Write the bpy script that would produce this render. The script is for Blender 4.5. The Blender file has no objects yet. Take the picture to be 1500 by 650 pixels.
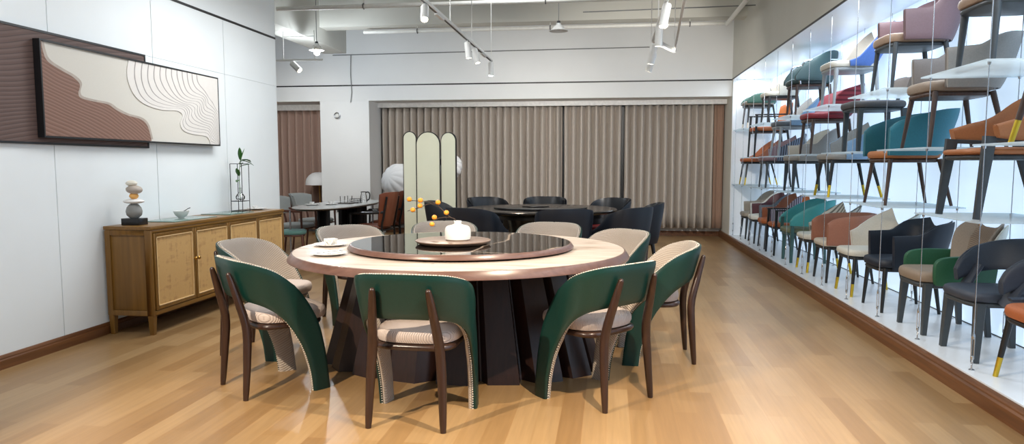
import bpy, bmesh, math, random
from mathutils import Vector, Matrix
random.seed(7)
PI = math.pi
S = bpy.context.scene
COL = S.collection
R = math.radians

# ------------------------------------------------------------------ materials
def lin(c):
    return tuple(((v/255)/12.92 if v/255 <= .04045 else ((v/255+.055)/1.055)**2.4) for v in c) + (1.0,)

class NT:
    def __init__(s, name):
        s.m = bpy.data.materials.new(name); s.m.use_nodes = True
        s.t = s.m.node_tree; s.b = s.t.nodes['Principled BSDF']
    def n(s, typ, **kw):
        nd = s.t.nodes.new(typ)
        for k, v in kw.items():
            if k in nd.inputs.keys(): nd.inputs[k].default_value = v
            else: setattr(nd, k, v)
        return nd
    def l(s, a, b): s.t.links.new(a, b)
    def coords(s, scale=(1, 1, 1), kind='Object', rot=(0, 0, 0)):
        tc = s.n('ShaderNodeTexCoord'); mp = s.n('ShaderNodeMapping')
        mp.inputs['Scale'].default_value = scale; mp.inputs['Rotation'].default_value = rot
        s.l(tc.outputs[kind], mp.inputs['Vector']); return mp.outputs['Vector']
    def ramp(s, fac, stops):
        r = s.n('ShaderNodeValToRGB')
        while len(r.color_ramp.elements) < len(stops): r.color_ramp.elements.new(.5)
        for e, (p, c) in zip(r.color_ramp.elements, stops):
            e.position = p; e.color = c
        s.l(fac, r.inputs['Fac']); return r.outputs['Color']
    def bump(s, h, strength=.3, dist=.01):
        b = s.n('ShaderNodeBump'); b.inputs['Strength'].default_value = strength; b.inputs['Distance'].default_value = dist
        s.l(h, b.inputs['Height']); s.l(b.outputs['Normal'], s.b.inputs['Normal'])

def mat_plain(name, c, rough=.5, metal=0, var=.08, scale=20, bump=0, spec=.5, coat=0):
    k = NT(name); c = lin(c)
    v = k.coords()
    nz = k.n('ShaderNodeTexNoise', Scale=scale, Detail=3.0)
    k.l(v, nz.inputs['Vector'])
    a = tuple(x*(1-var) for x in c[:3])+(1,); b = tuple(min(1, x*(1+var)) for x in c[:3])+(1,)
    k.l(k.ramp(nz.outputs['Fac'], [(.3, a), (.7, b)]), k.b.inputs['Base Color'])
    k.b.inputs['Roughness'].default_value = rough; k.b.inputs['Metallic'].default_value = metal
    k.b.inputs['Specular IOR Level'].default_value = spec
    k.b.inputs['Coat Weight'].default_value = coat
    if bump: k.bump(nz.outputs['Fac'], bump, .004)
    return k.m

def mat_wood(name, c1, c2, rough=.4, axis='Z', scale=1., bump=.1, fine=60):
    k = NT(name)
    sc = {'X': (1.5, fine, fine), 'Y': (fine, 1.5, fine), 'Z': (fine, fine, 1.5)}[axis]
    v = k.coords(tuple(x*scale for x in sc))
    nz = k.n('ShaderNodeTexNoise', Scale=1.0, Detail=5.0, Roughness=.6); k.l(v, nz.inputs['Vector'])
    k.l(k.ramp(nz.outputs['Fac'], [(.3, lin(c1)), (.7, lin(c2))]), k.b.inputs['Base Color'])
    k.b.inputs['Roughness'].default_value = rough
    if bump: k.bump(nz.outputs['Fac'], bump, .003)
    return k.m

def mat_emit(name, c, st):
    k = NT(name)
    k.b.inputs['Base Color'].default_value = lin(c)
    k.b.inputs['Emission Color'].default_value = lin(c); k.b.inputs['Emission Strength'].default_value = st
    return k.m

def mat_fabric(name, c, scale=500, rough=.85, bump=.25, var=.12):
    k = NT(name); c = lin(c); v = k.coords()
    nz = k.n('ShaderNodeTexNoise', Scale=scale, Detail=2.0); k.l(v, nz.inputs['Vector'])
    a = tuple(x*(1-var) for x in c[:3])+(1,); b = tuple(min(1, x*(1+var)) for x in c[:3])+(1,)
    k.l(k.ramp(nz.outputs['Fac'], [(.35, a), (.65, b)]), k.b.inputs['Base Color'])
    k.b.inputs['Roughness'].default_value = rough; k.b.inputs['Sheen Weight'].default_value = .15
    k.bump(nz.outputs['Fac'], bump, .002)
    return k.m

def mat_quilt(name, c, groove, per=.0105, rough=.75, rot=(.6, .5, .8)):
    # diagonal stitched quilting
    k = NT(name); v = k.coords((1, 1, 1), rot=rot)
    w = k.n('ShaderNodeTexWave', Scale=.314/per, Distortion=.0); w.wave_profile = 'SIN'; k.l(v, w.inputs['Vector'])
    k.l(k.ramp(w.outputs['Fac'], [(.0, lin(groove)), (.32, lin(c)), (1, lin(c))]), k.b.inputs['Base Color'])
    k.b.inputs['Roughness'].default_value = rough
    k.bump(w.outputs['Fac'], .5, .004)
    return k.m

def mat_stripe(name, c1, c2, per=.04, axis='X', rough=.7):
    k = NT(name); v = k.coords()
    w = k.n('ShaderNodeTexWave', Scale=.314/per); w.bands_direction = axis; k.l(v, w.inputs['Vector'])
    k.l(k.ramp(w.outputs['Fac'], [(.25, lin(c1)), (.5, lin(c2))]), k.b.inputs['Base Color'])
    k.b.inputs['Roughness'].default_value = rough; k.bump(w.outputs['Fac'], .5, .008)
    return k.m

def mat_floor():
    k = NT('oak_floor'); v = k.coords((1, 1, 1), rot=(0, 0, PI/2))
    br = k.n('ShaderNodeTexBrick', Scale=1.0)
    br.offset = .37; br.offset_frequency = 2
    br.inputs['Brick Width'].default_value = .95; br.inputs['Row Height'].default_value = .118
    br.inputs['Mortar Size'].default_value = .0008; br.inputs['Mortar Smooth'].default_value = .3
    br.inputs['Bias'].default_value = 0
    br.inputs['Color1'].default_value = (0, 0, 0, 1); br.inputs['Color2'].default_value = (1, 1, 1, 1); br.inputs['Mortar'].default_value = (.35, .35, .35, 1)
    k.l(v, br.inputs['Vector'])
    tone = k.ramp(br.outputs['Color'], [(0, lin((138, 105, 67))), (.5, lin((152, 119, 79))), (1, lin((164, 132, 92)))])
    v2 = k.coords((28, 1.2, 1))
    nz = k.n('ShaderNodeTexNoise', Scale=1.6, Detail=5.0, Roughness=.6); k.l(v2, nz.inputs['Vector'])
    g = k.ramp(nz.outputs['Fac'], [(.3, (.86, .86, .86, 1)), (.7, (1.05, 1.05, 1.05, 1))])
    mx = k.n('ShaderNodeMix', data_type='RGBA', blend_type='MULTIPLY'); mx.inputs[0].default_value = 1
    k.l(tone, mx.inputs[6]); k.l(g, mx.inputs[7])
    # seams
    mx2 = k.n('ShaderNodeMix', data_type='RGBA', blend_type='MIX')
    k.l(br.outputs['Fac'], mx2.inputs[0]); k.l(mx.outputs[2], mx2.inputs[6]); mx2.inputs[7].default_value = lin((150, 112, 70))
    k.l(mx2.outputs[2], k.b.inputs['Base Color'])
    n2 = k.n('ShaderNodeTexNoise', Scale=1.3, Detail=3.0); k.l(k.coords(), n2.inputs['Vector'])
    rr = k.ramp(n2.outputs['Fac'], [(.3, (.30, .30, .30, 1)), (.7, (.36, .36, .36, 1))])
    k.l(rr, k.b.inputs['Roughness'])
    return k.m

def mat_marble(name, base, vein, scale=1.2, rough=.12, thin=.06, stretch=(1, 1, 1), spec=.5):
    k = NT(name); v = k.coords(stretch)
    nz = k.n('ShaderNodeTexNoise', Scale=scale*1.5, Detail=5.0); k.l(v, nz.inputs['Vector'])
    mixv = k.n('ShaderNodeMix', data_type='VECTOR'); mixv.inputs[0].default_value = .25
    k.l(v, mixv.inputs[4]); k.l(nz.outputs['Color'], mixv.inputs[5])
    vo = k.n('ShaderNodeTexVoronoi', Scale=scale, feature='DISTANCE_TO_EDGE'); k.l(mixv.outputs[1], vo.inputs['Vector'])
    k.l(k.ramp(vo.outputs['Distance'], [(0, lin(vein)), (thin, lin(base)), (1, lin(base))]), k.b.inputs['Base Color'])
    k.b.inputs['Roughness'].default_value = rough; k.b.inputs['Specular IOR Level'].default_value = spec
    return k.m

def mat_travertine():
    k = NT('table_stone'); v = k.coords((1.2, 9, 1), rot=(0, 0, .25))
    nz = k.n('ShaderNodeTexNoise', Scale=1.6, Detail=6.0, Roughness=.65, Distortion=.6); k.l(v, nz.inputs['Vector'])
    k.l(k.ramp(nz.outputs['Fac'], [(.33, lin((136, 112, 92))), (.44, lin((186, 170, 155))), (.58, lin((202, 189, 178)))]), k.b.inputs['Base Color'])
    k.b.inputs['Roughness'].default_value = .28
    return k.m

def mat_cane():
    k = NT('rattan_cane'); v = k.coords()
    w1 = k.n('ShaderNodeTexWave', Scale=60.0, Distortion=.8); w1.bands_direction = 'Y'; k.l(v, w1.inputs['Vector'])
    w2 = k.n('ShaderNodeTexWave', Scale=60.0, Distortion=.8); w2.bands_direction = 'Z'; k.l(v, w2.inputs['Vector'])
    mul = k.n('ShaderNodeMath', operation='MULTIPLY'); k.l(w1.outputs['Fac'], mul.inputs[0]); k.l(w2.outputs['Fac'], mul.inputs[1])
    v2 = k.coords((1, 6, 26)); nz = k.n('ShaderNodeTexNoise', Scale=1.2, Detail=4.0); k.l(v2, nz.inputs['Vector'])
    v3 = k.coords((1, 30, 4)); nz3 = k.n('ShaderNodeTexNoise', Scale=1.2, Detail=4.0); k.l(v3, nz3.inputs['Vector'])
    ad = k.n('ShaderNodeMath', operation='ADD'); k.l(nz.outputs['Fac'], ad.inputs[0]); k.l(nz3.outputs['Fac'], ad.inputs[1])
    a = k.ramp(ad.outputs[0], [(.55, lin((168, 126, 74))), (1.0, lin((212, 172, 112))), (1.0, lin((208, 168, 108)))])
    g = k.ramp(mul.outputs[0], [(0, (1, 1, 1, 1)), (.7, (.62, .56, .5, 1))])
    mx = k.n('ShaderNodeMix', data_type='RGBA', blend_type='MULTIPLY'); mx.inputs[0].default_value = .8
    k.l(a, mx.inputs[6]); k.l(g, mx.inputs[7]); k.l(mx.outputs[2], k.b.inputs['Base Color'])
    k.b.inputs['Roughness'].default_value = .6; k.bump(mul.outputs[0], .4, .003)
    return k.m

def mat_relief(name, c1, c2, sc, rough=.7, tilt=.45, dist=5.0, dsc=.12):
    # carved wavy lines
    k = NT(name); v = k.coords((1, .55, 1), rot=(tilt, 0, 0))
    w = k.n('ShaderNodeTexWave', Scale=sc, Distortion=dist, Detail=2.0); w.inputs['Detail Scale'].default_value = dsc; w.inputs['Detail Roughness'].default_value = .4
    w.bands_direction = 'Z'; k.l(v, w.inputs['Vector'])
    k.l(k.ramp(w.outputs['Fac'], [(0, lin(c2)), (.12, lin(c1)), (1, lin(c1))]), k.b.inputs['Base Color'])
    k.b.inputs['Roughness'].default_value = rough; k.bump(w.outputs['Fac'], .22, .006)
    return k.m

def mat_glass(name, tint=(255, 255, 255), rough=.02, mixf=.02):
    # thin clear glass: part transparent, part glossy, slightly tinted
    k = NT(name); k.t.nodes.remove(k.b)
    out = [n for n in k.t.nodes if n.type == 'OUTPUT_MATERIAL'][0]
    tr = k.n('ShaderNodeBsdfTransparent'); tr.inputs['Color'].default_value = lin(tint)
    gl = k.n('ShaderNodeBsdfGlossy'); gl.inputs['Roughness'].default_value = rough
    fr = k.n('ShaderNodeFresnel'); fr.inputs['IOR'].default_value = 1.25
    ad = k.n('ShaderNodeMath', operation='ADD'); ad.inputs[1].default_value = mixf; ad.use_clamp = True
    k.l(fr.outputs['Fac'], ad.inputs[0])
    mx = k.n('ShaderNodeMixShader'); k.l(ad.outputs[0], mx.inputs['Fac']); k.l(tr.outputs[0], mx.inputs[1]); k.l(gl.outputs[0], mx.inputs[2])
    k.l(mx.outputs[0], out.inputs['Surface'])
    return k.m

def mat_glare_glass(name):  # clear shelf glass; white reflected glare mixed in as diffuse and translucent colour
    k = NT(name); k.t.nodes.remove(k.b)
    out = [n for n in k.t.nodes if n.type == 'OUTPUT_MATERIAL'][0]
    tr = k.n('ShaderNodeBsdfTransparent'); tr.inputs['Color'].default_value = lin((240, 248, 250))
    df = k.n('ShaderNodeBsdfDiffuse'); df.inputs['Color'].default_value = lin((240, 246, 249))
    tl = k.n('ShaderNodeBsdfTranslucent'); tl.inputs['Color'].default_value = lin((240, 247, 250))
    m1 = k.n('ShaderNodeMixShader'); m1.inputs['Fac'].default_value = .6; k.l(df.outputs[0], m1.inputs[1]); k.l(tl.outputs[0], m1.inputs[2])
    mx = k.n('ShaderNodeMixShader'); mx.inputs['Fac'].default_value = .5
    k.l(tr.outputs[0], mx.inputs[1]); k.l(m1.outputs[0], mx.inputs[2]); k.l(mx.outputs[0], out.inputs['Surface'])
    return k.m

M = {}
P = mat_plain
M['white_wall'] = P('painted_panel_white', (229, 234, 235), .55, var=.012, scale=3)
M['upper_wall'] = P('painted_upper_wall', (208, 207, 198), .7, var=.02, scale=2)
M['back_wall'] = P('painted_back_wall', (226, 228, 228), .65, var=.015, scale=2)
M['ceiling'] = P('painted_ceiling', (190, 190, 182), .8, var=.02, scale=2)
M['black_trim'] = P('black_trim', (22, 22, 24), .4)
M['seam'] = P('seam_shadow_gap', (70, 70, 68), .8)
M['floor'] = mat_floor()
M['base_wood'] = mat_wood('baseboard_wood', (84, 50, 26), (120, 76, 42), .35, 'Y', 1, .05, 40)
M['oak'] = mat_wood('sideboard_oak', (106, 72, 24), (130, 92, 36), .4, 'Z', 1, .05, 40)
M['oak_y'] = mat_wood('sideboard_oak_top', (108, 74, 26), (132, 94, 38), .35, 'Y', 1, .05, 40)
M['cane'] = mat_cane()
M['cane_edge'] = P('cane_edging', (226, 194, 142), .6)
M['brass'] = P('brass', (186, 140, 70), .3, 1)
M['gold'] = P('gold_ferrule', (206, 176, 60), .3, .85)
M['green'] = P('green_leather', (7, 46, 40), .36, var=.10, scale=120, bump=.08, spec=.5)
M['quilt'] = mat_quilt('quilted_grey_leather', (174, 162, 150), (142, 130, 120))
M['seatquilt'] = mat_quilt('quilted_seat_leather', (196, 182, 174), (160, 144, 136), per=.0075, rot=(0, 0, .9))
M['walnut'] = mat_wood('dark_walnut', (38, 23, 17), (58, 37, 27), .28, 'Z', 1, .04, 60)
M['stud'] = P('stud_white', (216, 206, 190), .35)
M['stone'] = mat_travertine()
M['rim'] = mat_wood('table_rim_wood', (84, 60, 52), (106, 78, 68), .3, 'X', 1, .04, 30)
M['pedestal'] = mat_wood('pedestal_wood', (30, 17, 14), (46, 27, 22), .32, 'Z', 1, .12, 50)
M['blackstone'] = mat_marble('black_marble', (16, 13, 12), (190, 172, 156), .8, .04, .005)
M['disc'] = mat_wood('tray_wood', (104, 84, 72), (124, 102, 88), .4, 'X', 1, .03, 30)
M['porcelain'] = P('white_porcelain', (222, 220, 216), .25, var=.01)
M['napkin'] = mat_fabric('white_napkin', (240, 236, 230), 300)
M['steel'] = P('stainless_steel', (190, 192, 195), .25, 1)
M['chrome'] = P('chrome', (215, 218, 222), .15, 1)
M['berry'] = P('orange_berry', (232, 150, 40), .45, var=.15, scale=60)
M['twig'] = P('dark_twig', (60, 44, 34), .7)
M['curtain'] = mat_fabric('curtain_cloth', (190, 180, 169), 260, .9, .15, .06)
M['curtain_b'] = mat_fabric('curtain_cloth_brown', (160, 130, 112), 260, .9, .15, .06)
M['curtain_l'] = mat_fabric('curtain_cloth_rose', (176, 148, 134), 260, .9, .15, .06)
M['pelmet'] = P('pelmet_white', (232, 232, 230), .6)
M['black_leather'] = P('black_leather', (20, 21, 25), .36, var=.1, scale=150, bump=.06)
M['navy_leather'] = P('blue_black_leather', (22, 27, 37), .4, var=.1, scale=150, bump=.06)
M['red_leather'] = P('red_leather', (140, 24, 30), .35)
M['black_wood'] = mat_wood('black_wood', (16, 15, 15), (26, 24, 24), .3, 'Z', 1, .04)
M['black_top'] = P('black_table_top', (26, 25, 26), .22, var=.1)
M['screen'] = P('mirror_panel_champagne', (240, 240, 214), .25, .2, var=.02, scale=3)
M['black_metal'] = P('black_metal', (18, 18, 19), .4, .3)
M['white_metal'] = P('white_metal', (226, 226, 222), .4, var=.02)
M['grey_pipe'] = P('grey_painted_pipe', (236, 236, 230), .5, var=.03)
M['lens'] = mat_emit('lamp_lens', (255, 246, 228), 14)
M['lens_soft'] = mat_emit('lamp_lens_dim', (255, 250, 240), 3)
M['shade'] = P('white_paper_shade', (226, 226, 226), .7, var=.01)
M['lightbox'] = mat_emit('display_lightbox', (202, 225, 248), .74)
M['laminate'] = P('display_white_laminate', (236, 240, 244), .3, var=.01)
M['shelf_glass'] = mat_glare_glass('shelf_glass_painted_glare')
M['glass'] = mat_glass('clear_glass')
M['teal_glass'] = P('teal_mat_glass', (100, 126, 116), .12, var=.04)
M['celadon'] = P('celadon_porcelain', (236, 237, 232), .2, var=.01)
M['st_grey'] = P('pebble_grey', (136, 136, 132), .5, var=.1)
M['st_white'] = P('pebble_white', (236, 234, 230), .5)
M['st_gold'] = P('pebble_orange', (232, 172, 92), .5)
M['st_taupe'] = P('pebble_taupe', (172, 160, 148), .5)
M['st_cream'] = P('pebble_cream', (222, 216, 200), .5)
M['leaf'] = P('bamboo_leaf', (44, 92, 30), .45, var=.2)
M['stemg'] = P('bamboo_stem', (70, 110, 46), .45, var=.2)
M['art_dark'] = mat_relief('carved_dark_brown', (96, 76, 70), (70, 54, 50), 10.0, tilt=-.25, dist=22.0)
M['art_ground'] = mat_fabric('art_ground_beige', (206, 202, 192), 300, .8, .1, .03)
M['art_brown'] = mat_relief('carved_brown', (132, 100, 86), (104, 76, 65), 14.0, tilt=.6, dist=26.0)
M['art_white'] = P('carved_white', (218, 213, 207), .65, var=.02)
M['art_shadow'] = P('painted_step_shadow', (150, 144, 140), .8)
M['cable'] = P('grey_cable', (120, 122, 122), .5)
M['darkgrey'] = P('dark_grey', (60, 62, 64), .5)
M['tray'] = P('dark_tray', (50, 42, 38), .4)

def leather(n, c, rough=.5): 
    if n not in M: M[n] = P(n, c, rough, var=.06, scale=90, bump=.06)
    return M[n]
def cloth(n, c):
    if n not in M: M[n] = mat_fabric(n, c)
    return M[n]

# ------------------------------------------------------------------ mesh tools
class MB:
    def __init__(s): s.v = []; s.f = []
    def add(s, vs, fs):
        o = len(s.v); s.v += [tuple(p) for p in vs]; s.f += [tuple(i+o for i in f) for f in fs]; return s
    def grid(s, rows, cu=False, cv=False, capu=False, capv=False):
        nu = len(rows); nv = len(rows[0]); vs = [p for r in rows for p in r]; fs = []
        for i in range(nu if cu else nu-1):
            for j in range(nv if cv else nv-1):
                a = i*nv+j; b = i*nv+(j+1) % nv; c = ((i+1) % nu)*nv+(j+1) % nv; d = ((i+1) % nu)*nv+j
                fs.append((a, b, c, d))
        if capu:
            fs.append(tuple(range(nv))[::-1]); fs.append(tuple((nu-1)*nv+j for j in range(nv)))
        return s.add(vs, fs)
    def box(s, x0, x1, y0, y1, z0, z1):
        v = [(x, y, z) for x in (x0, x1) for y in (y0, y1) for z in (z0, z1)]
        return s.add(v, [(0, 1, 3, 2), (4, 6, 7, 5), (0, 4, 5, 1), (2, 3, 7, 6), (0, 2, 6, 4), (1, 5, 7, 3)])
    def prism(s, poly, ax, a0, a1):
        # poly: 2D points in the other two axes (in order), extruded along ax
        def mk(p, a):
            return (a, p[0], p[1]) if ax == 0 else (p[0], a, p[1]) if ax == 1 else (p[0], p[1], a)
        n = len(poly); vs = [mk(p, a0) for p in poly]+[mk(p, a1) for p in poly]
        fs = [tuple(range(n))[::-1], tuple(range(n, 2*n))]+[(i, (i+1) % n, n+(i+1) % n, n+i) for i in range(n)]
        return s.add(vs, fs)
    def tube(s, pts, rad, n=8, closed=False, sq=False):
        pts = [Vector(p) for p in pts]; m = len(pts)
        if not isinstance(rad, list): rad = [rad]*m
        rows = []; up = None
        for i in range(m):
            if closed: t = pts[(i+1) % m]-pts[i-1]
            else: t = pts[min(i+1, m-1)]-pts[max(i-1, 0)]
            t.normalize()
            if up is None:
                up = Vector((0, 1, 0)) if abs(t.y) < .8 else Vector((1, 0, 0))
            a = (up-t*up.dot(t)).normalized(); b = t.cross(a); up = a
            rr = rad[i] if hasattr(rad[i], '__len__') else (rad[i], rad[i])
            if sq:
                rows.append([pts[i]+a*rr[0]*x+b*rr[1]*y for x, y in ((1, .82), (.82, 1), (-.82, 1), (-1, .82), (-1, -.82), (-.82, -1), (.82, -1), (1, -.82))])
            else:
                rows.append([pts[i]+a*rr[0]*math.cos(2*PI*k/n)+b*rr[1]*math.sin(2*PI*k/n) for k in range(n)])
        return s.grid(rows, cu=closed, cv=True, capu=not closed)
    def lathe(s, prof, n=32, c=(0, 0, 0), sx=1, sy=1):
        rows = []
        for r, z in prof:
            rows.append([(c[0]+max(r, 1e-4)*sx*math.cos(2*PI*k/n), c[1]+max(r, 1e-4)*sy*math.sin(2*PI*k/n), c[2]+z) for k in range(n)])
        return s.grid(rows, cv=True, capu=True)
    def ball(s, c, r, n=10, sx=1, sy=1, sz=1):
        return s.lathe([(r*math.sin(PI*i/n), -r*sz*math.cos(PI*i/n)) for i in range(n+1)], max(8, n+4), c, sx, sy)
    def octa(s, c, r):
        x, y, z = c
        return s.add([(x+r, y, z), (x-r, y, z), (x, y+r, z), (x, y-r, z), (x, y, z+r), (x, y, z-r)],
                     [(0, 2, 4), (2, 1, 4), (1, 3, 4), (3, 0, 4), (2, 0, 5), (1, 2, 5), (3, 1, 5), (0, 3, 5)])
    def xf(s, mtx):
        s.v = [tuple(mtx @ Vector(p)) for p in s.v]; return s
    def obj(s, name, m, parent=None, smooth=True, bevel=0, ang=38):
        me = bpy.data.meshes.new(name); me.from_pydata(s.v, [], s.f)
        bm = bmesh.new(); bm.from_mesh(me)
        bmesh.ops.remove_doubles(bm, verts=bm.verts, dist=1e-5)
        bmesh.ops.recalc_face_normals(bm, faces=bm.faces)
        if bevel:
            es = [e for e in bm.edges if len(e.link_faces) == 2 and e.calc_face_angle(0) > .6]
            bmesh.ops.bevel(bm, geom=es, offset=bevel, segments=2, affect='EDGES', profile=.5)
        bm.to_mesh(me); bm.free()
        if smooth:
            me.polygons.foreach_set('use_smooth', [True]*len(me.polygons))
            me.set_sharp_from_angle(angle=R(ang))
        me.materials.append(M[m] if isinstance(m, str) else m)
        o = bpy.data.objects.new(name, me); COL.objects.link(o)
        if parent: o.parent = parent
        return o

def tag(o, label, cat, group=None, kind=None):
    o['label'] = label; o['category'] = cat
    if group: o['group'] = group
    if kind: o['kind'] = kind
    return o
def thing(name, label, cat, loc=(0, 0, 0), rot=0, group=None):
    o = bpy.data.objects.new(name, None); COL.objects.link(o); o.empty_display_size = .1
    o.location = loc; o.rotation_euler = (0, 0, rot)
    return tag(o, label, cat, group)
def struct(o, label=None):
    o['kind'] = 'structure'
    if label: o['label'] = label
    return o
def dup(root, label, loc, rot):
    r = root.copy(); COL.objects.link(r); r.location = loc; r.rotation_euler = (0, 0, rot); r['label'] = label
    for ch in list(root.children):
        c = ch.copy(); COL.objects.link(c); c.parent = r
        for g in list(ch.children):
            d = g.copy(); COL.objects.link(d); d.parent = c
    return r

def spline(pts, m):
    # Catmull-Rom through pts, m samples
    n = len(pts); out = []
    for i in range(m):
        t = i/(m-1)*(n-1); k = min(int(t), n-2); u = t-k
        p0 = pts[max(k-1, 0)]; p1 = pts[k]; p2 = pts[k+1]; p3 = pts[min(k+2, n-1)]
        out.append(tuple(.5*((2*b)+(-a+c)*u+(2*a-5*b+4*c-d)*u*u+(-a+3*b-3*c+d)*u**3) for a, b, c, d in zip(p0, p1, p2, p3)))
    return out

# plan: U path, chair faces +Y, back at -Y.  s = arc length from back centre
def plan_fn(a, yb, r, flare=0.0):
    st = a-r; arc = r*PI/2
    def f(s):
        sg = 1 if s >= 0 else -1; s = abs(s)
        if s <= st: x, y, nx, ny = s, yb, 0, -1
        elif s <= st+arc:
            t = (s-st)/r; x = st+r*math.sin(t); y = yb+r-r*math.cos(t); nx, ny = math.sin(t), -math.cos(t)
        else:
            d = s-st-arc; x = a+flare*d; y = yb+r+d; nx, ny = 1, -flare
        return sg*x, y, sg*nx, ny
    return f

def band(plan, T, B, o0, o1, lean=0., lz=.45, lw=(.2, .5), m=26, nv=10, pw=6, one=False, open_s=0):
    Ts = spline(T, m); Bs = spline(B, m)
    cols = [((-a[0], a[1]), (-b[0], b[1])) for a, b in zip(Ts, Bs)][:0:-1]+[(a, b) for a, b in zip(Ts, Bs)]
    mid = (o0+o1)/2; half = (o1-o0)/2
    def pt(s, z, off):
        x, y, nx, ny = plan(s); a = abs(s)
        w = 1 if a <= lw[0] else 0 if a >= lw[1] else .5+.5*math.cos(PI*(a-lw[0])/(lw[1]-lw[0]))
        o = off+lean*max(z-lz, -.1)*w
        return (x+nx*o, y+ny*o, z)
    mb = MB(); rows = []
    for t, b in cols:
        ring = []
        for j in range(nv+1):
            v = j/nv; v = .5-.5*math.cos(PI*v)
            e = max(0.12, (1-abs(2*v-1)**pw))**.5
            ring.append((b[0]+(t[0]-b[0])*v, b[1]+(t[1]-b[1])*v, e))
        rows.append([pt(s, z, mid+half*e) for s, z, e in ring]+[pt(s, z, mid-half*e) for s, z, e in ring[::-1]])
    mb.grid(rows, cv=True, capu=True)
    return mb, pt

def cushion(mb, hw, y0, y1, z0, z1, dome=.015, e=4.0, n=36, back=None):
    # superellipse cushion; 'back' half width at the rear if tapered
    cy = (y0+y1)/2; hd = (y1-y0)/2; bk = back or hw; h = z1-z0
    prof = [(.0, 0), (.90, 0), (.97, .1), (1, .35), (1, .62), (.975, .85), (.92, .97), (.8, 1.0), (.45, 1.0+.7*dome/h), (0, 1.0+dome/h)]
    rows = []
    for k, z in prof:
        r = []
        for i in range(n):
            t = 2*PI*i/n; c, s_ = math.cos(t), math.sin(t)
            x = math.copysign(abs(c)**(2/e), c); y = math.copysign(abs(s_)**(2/e), s_)
            w = bk+(hw-bk)*(y*.5+.5)
            kk = max(k, .002)
            r.append((x*w*kk, cy+y*hd*kk, z0+z*h))
        rows.append(r)
    return mb.grid(rows, cv=True, capu=True)

def leg_obj(par, top, foot, rt, rb, m, sq=False, tip=None, mid=None, name='leg'):
    pts = [top]+([mid] if mid else [])+[foot]
    rads = [rt]+([((rt[0]+rb[0])/2, (rt[1]+rb[1])/2) if hasattr(rt, '__len__') else (rt+rb)/2] if mid else [])+[rb]
    if mid:
        pts = spline(pts, 9); 
        if hasattr(rt, '__len__'): rads = [(rt[0]+(rb[0]-rt[0])*i/8, rt[1]+(rb[1]-rt[1])*i/8) for i in range(9)]
        else: rads = [rt+(rb-rt)*i/8 for i in range(9)]
    o = MB().tube(pts, rads, 10, sq=sq).obj(name, m, par)
    if tip:
        tm, tl = tip
        a = Vector(foot); b = a+(Vector(top)-a).normalized()*tl
        rr = (rb if not hasattr(rb, '__len__') else max(rb))
        MB().tube([a+Vector((0, 0, -.0)), b], [rr+.0015, rr+.003], 10, sq=sq).obj('foot_cap', tm, o)
    return o

# ------------------------------------------------------------------ the room
XL, XR, YB = -3.83, 2.03, 12.70
ZC = 4.25
struct(MB().box(-7.6, 2.75, -2.0, 13.75, -.1, 0).obj('floor', 'floor', smooth=False))
struct(MB().box(-7.6, 2.75, -2.0, 13.75, ZC, ZC+.1).obj('ceiling', 'ceiling', smooth=False))
# left wall: panels with thin joints over a darker backing
mb = MB(); g = .0035
ys = [-2.0, -.02, 1.135, 2.29, 3.44, 4.595, 5.75, 6.905, 8.04]
struct(MB().box(XL-.14, XL-.012, -2.0, 8.038, 0, ZC).obj('wall_left', 'seam', smooth=False))
for i in range(len(ys)-1):
    for z0, z1 in ((0, 2.204), (2.204, 2.745), (2.745, ZC)):
        if z0 == 2.745 and i: continue
        y1 = ys[-1] if z0 == 2.745 else ys[i+1]
        mb.box(XL-.012, XL, ys[i]+(g if i else 0), y1-(g if y1 < 8 else 0), z0+(.0012 if z0 else 0), z1-(.0012 if z0 < 2 else 0))
mb.box(XL-.14, XL, 8.038, 8.05, 0, ZC)
struct(mb.obj('wall_left_panels', 'white_wall', smooth=False))
struct(MB().box(XL-.002, XL+.004, -2.0, 8.052, 2.735, 2.758).obj('trim_1', 'black_trim', smooth=False))
def skirting(name, p0, p1, nrm, h=.09, m='base_wood'):
    # moulded skirting board between two floor points; nrm = direction into the room
    prof = [(0, 0), (.018, 0), (.018, h*.62), (.013, h*.72), (.013, h*.80), (.006, h*.97), (0, h)]
    d = Vector(nrm); rows = []
    for p in (p0, p1): rows.append([(p[0]+d.x*a, p[1]+d.y*a, z) for a, z in prof])
    return struct(MB().grid(rows, cv=True, capu=True).obj(name, m, smooth=False))
skirting('baseboard_left', (XL, -2.0), (XL, 8.05), (1, 0))
# far left room
struct(MB().box(-7.6, -7.5, -2.0, 13.75, 0, ZC).obj('wall_far_left', 'back_wall', smooth=False))
# back wall with two curtain recesses
mb = MB()
mb.box(-7.6, 2.75, YB, 13.60, 2.45, ZC)
mb.box(-7.6, -7.1, YB, 13.60, 0, 2.45)
mb.box(-7.6, 2.75, 13.60, 13.75, 0, ZC)
struct(mb.obj('wall_back', 'back_wall', smooth=False))
struct(MB().box(-5.22, -4.30, YB, 12.84, 0, 2.449).box(-4.44, -4.30, 12.84, 13.599, 0, 2.449).obj('wall_pier', 'back_wall', smooth=False))
struct(MB().box(-7.5, XR, YB-.004, YB+.002, 2.712, 2.735).obj('trim_2', 'black_trim', smooth=False))
skirting('baseboard_back', (-4.30, 13.6), (XR, 13.6), (0, -1))
skirting('baseboard_pier', (-5.22, YB), (-4.30, YB), (0, -1))
# right wall above the display and beside it
mb = MB()
mb.box(XR, 2.75, -2.0, YB, 2.74, ZC).box(XR, 2.75, 12.66, 13.60, 0, 2.74)
struct(mb.obj('wall_right', 'upper_wall', smooth=False))
struct(MB().box(XR-.004, XR+.002, -2.0, YB, 2.722, 2.742).obj('trim_3', 'black_trim', smooth=False))
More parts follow.
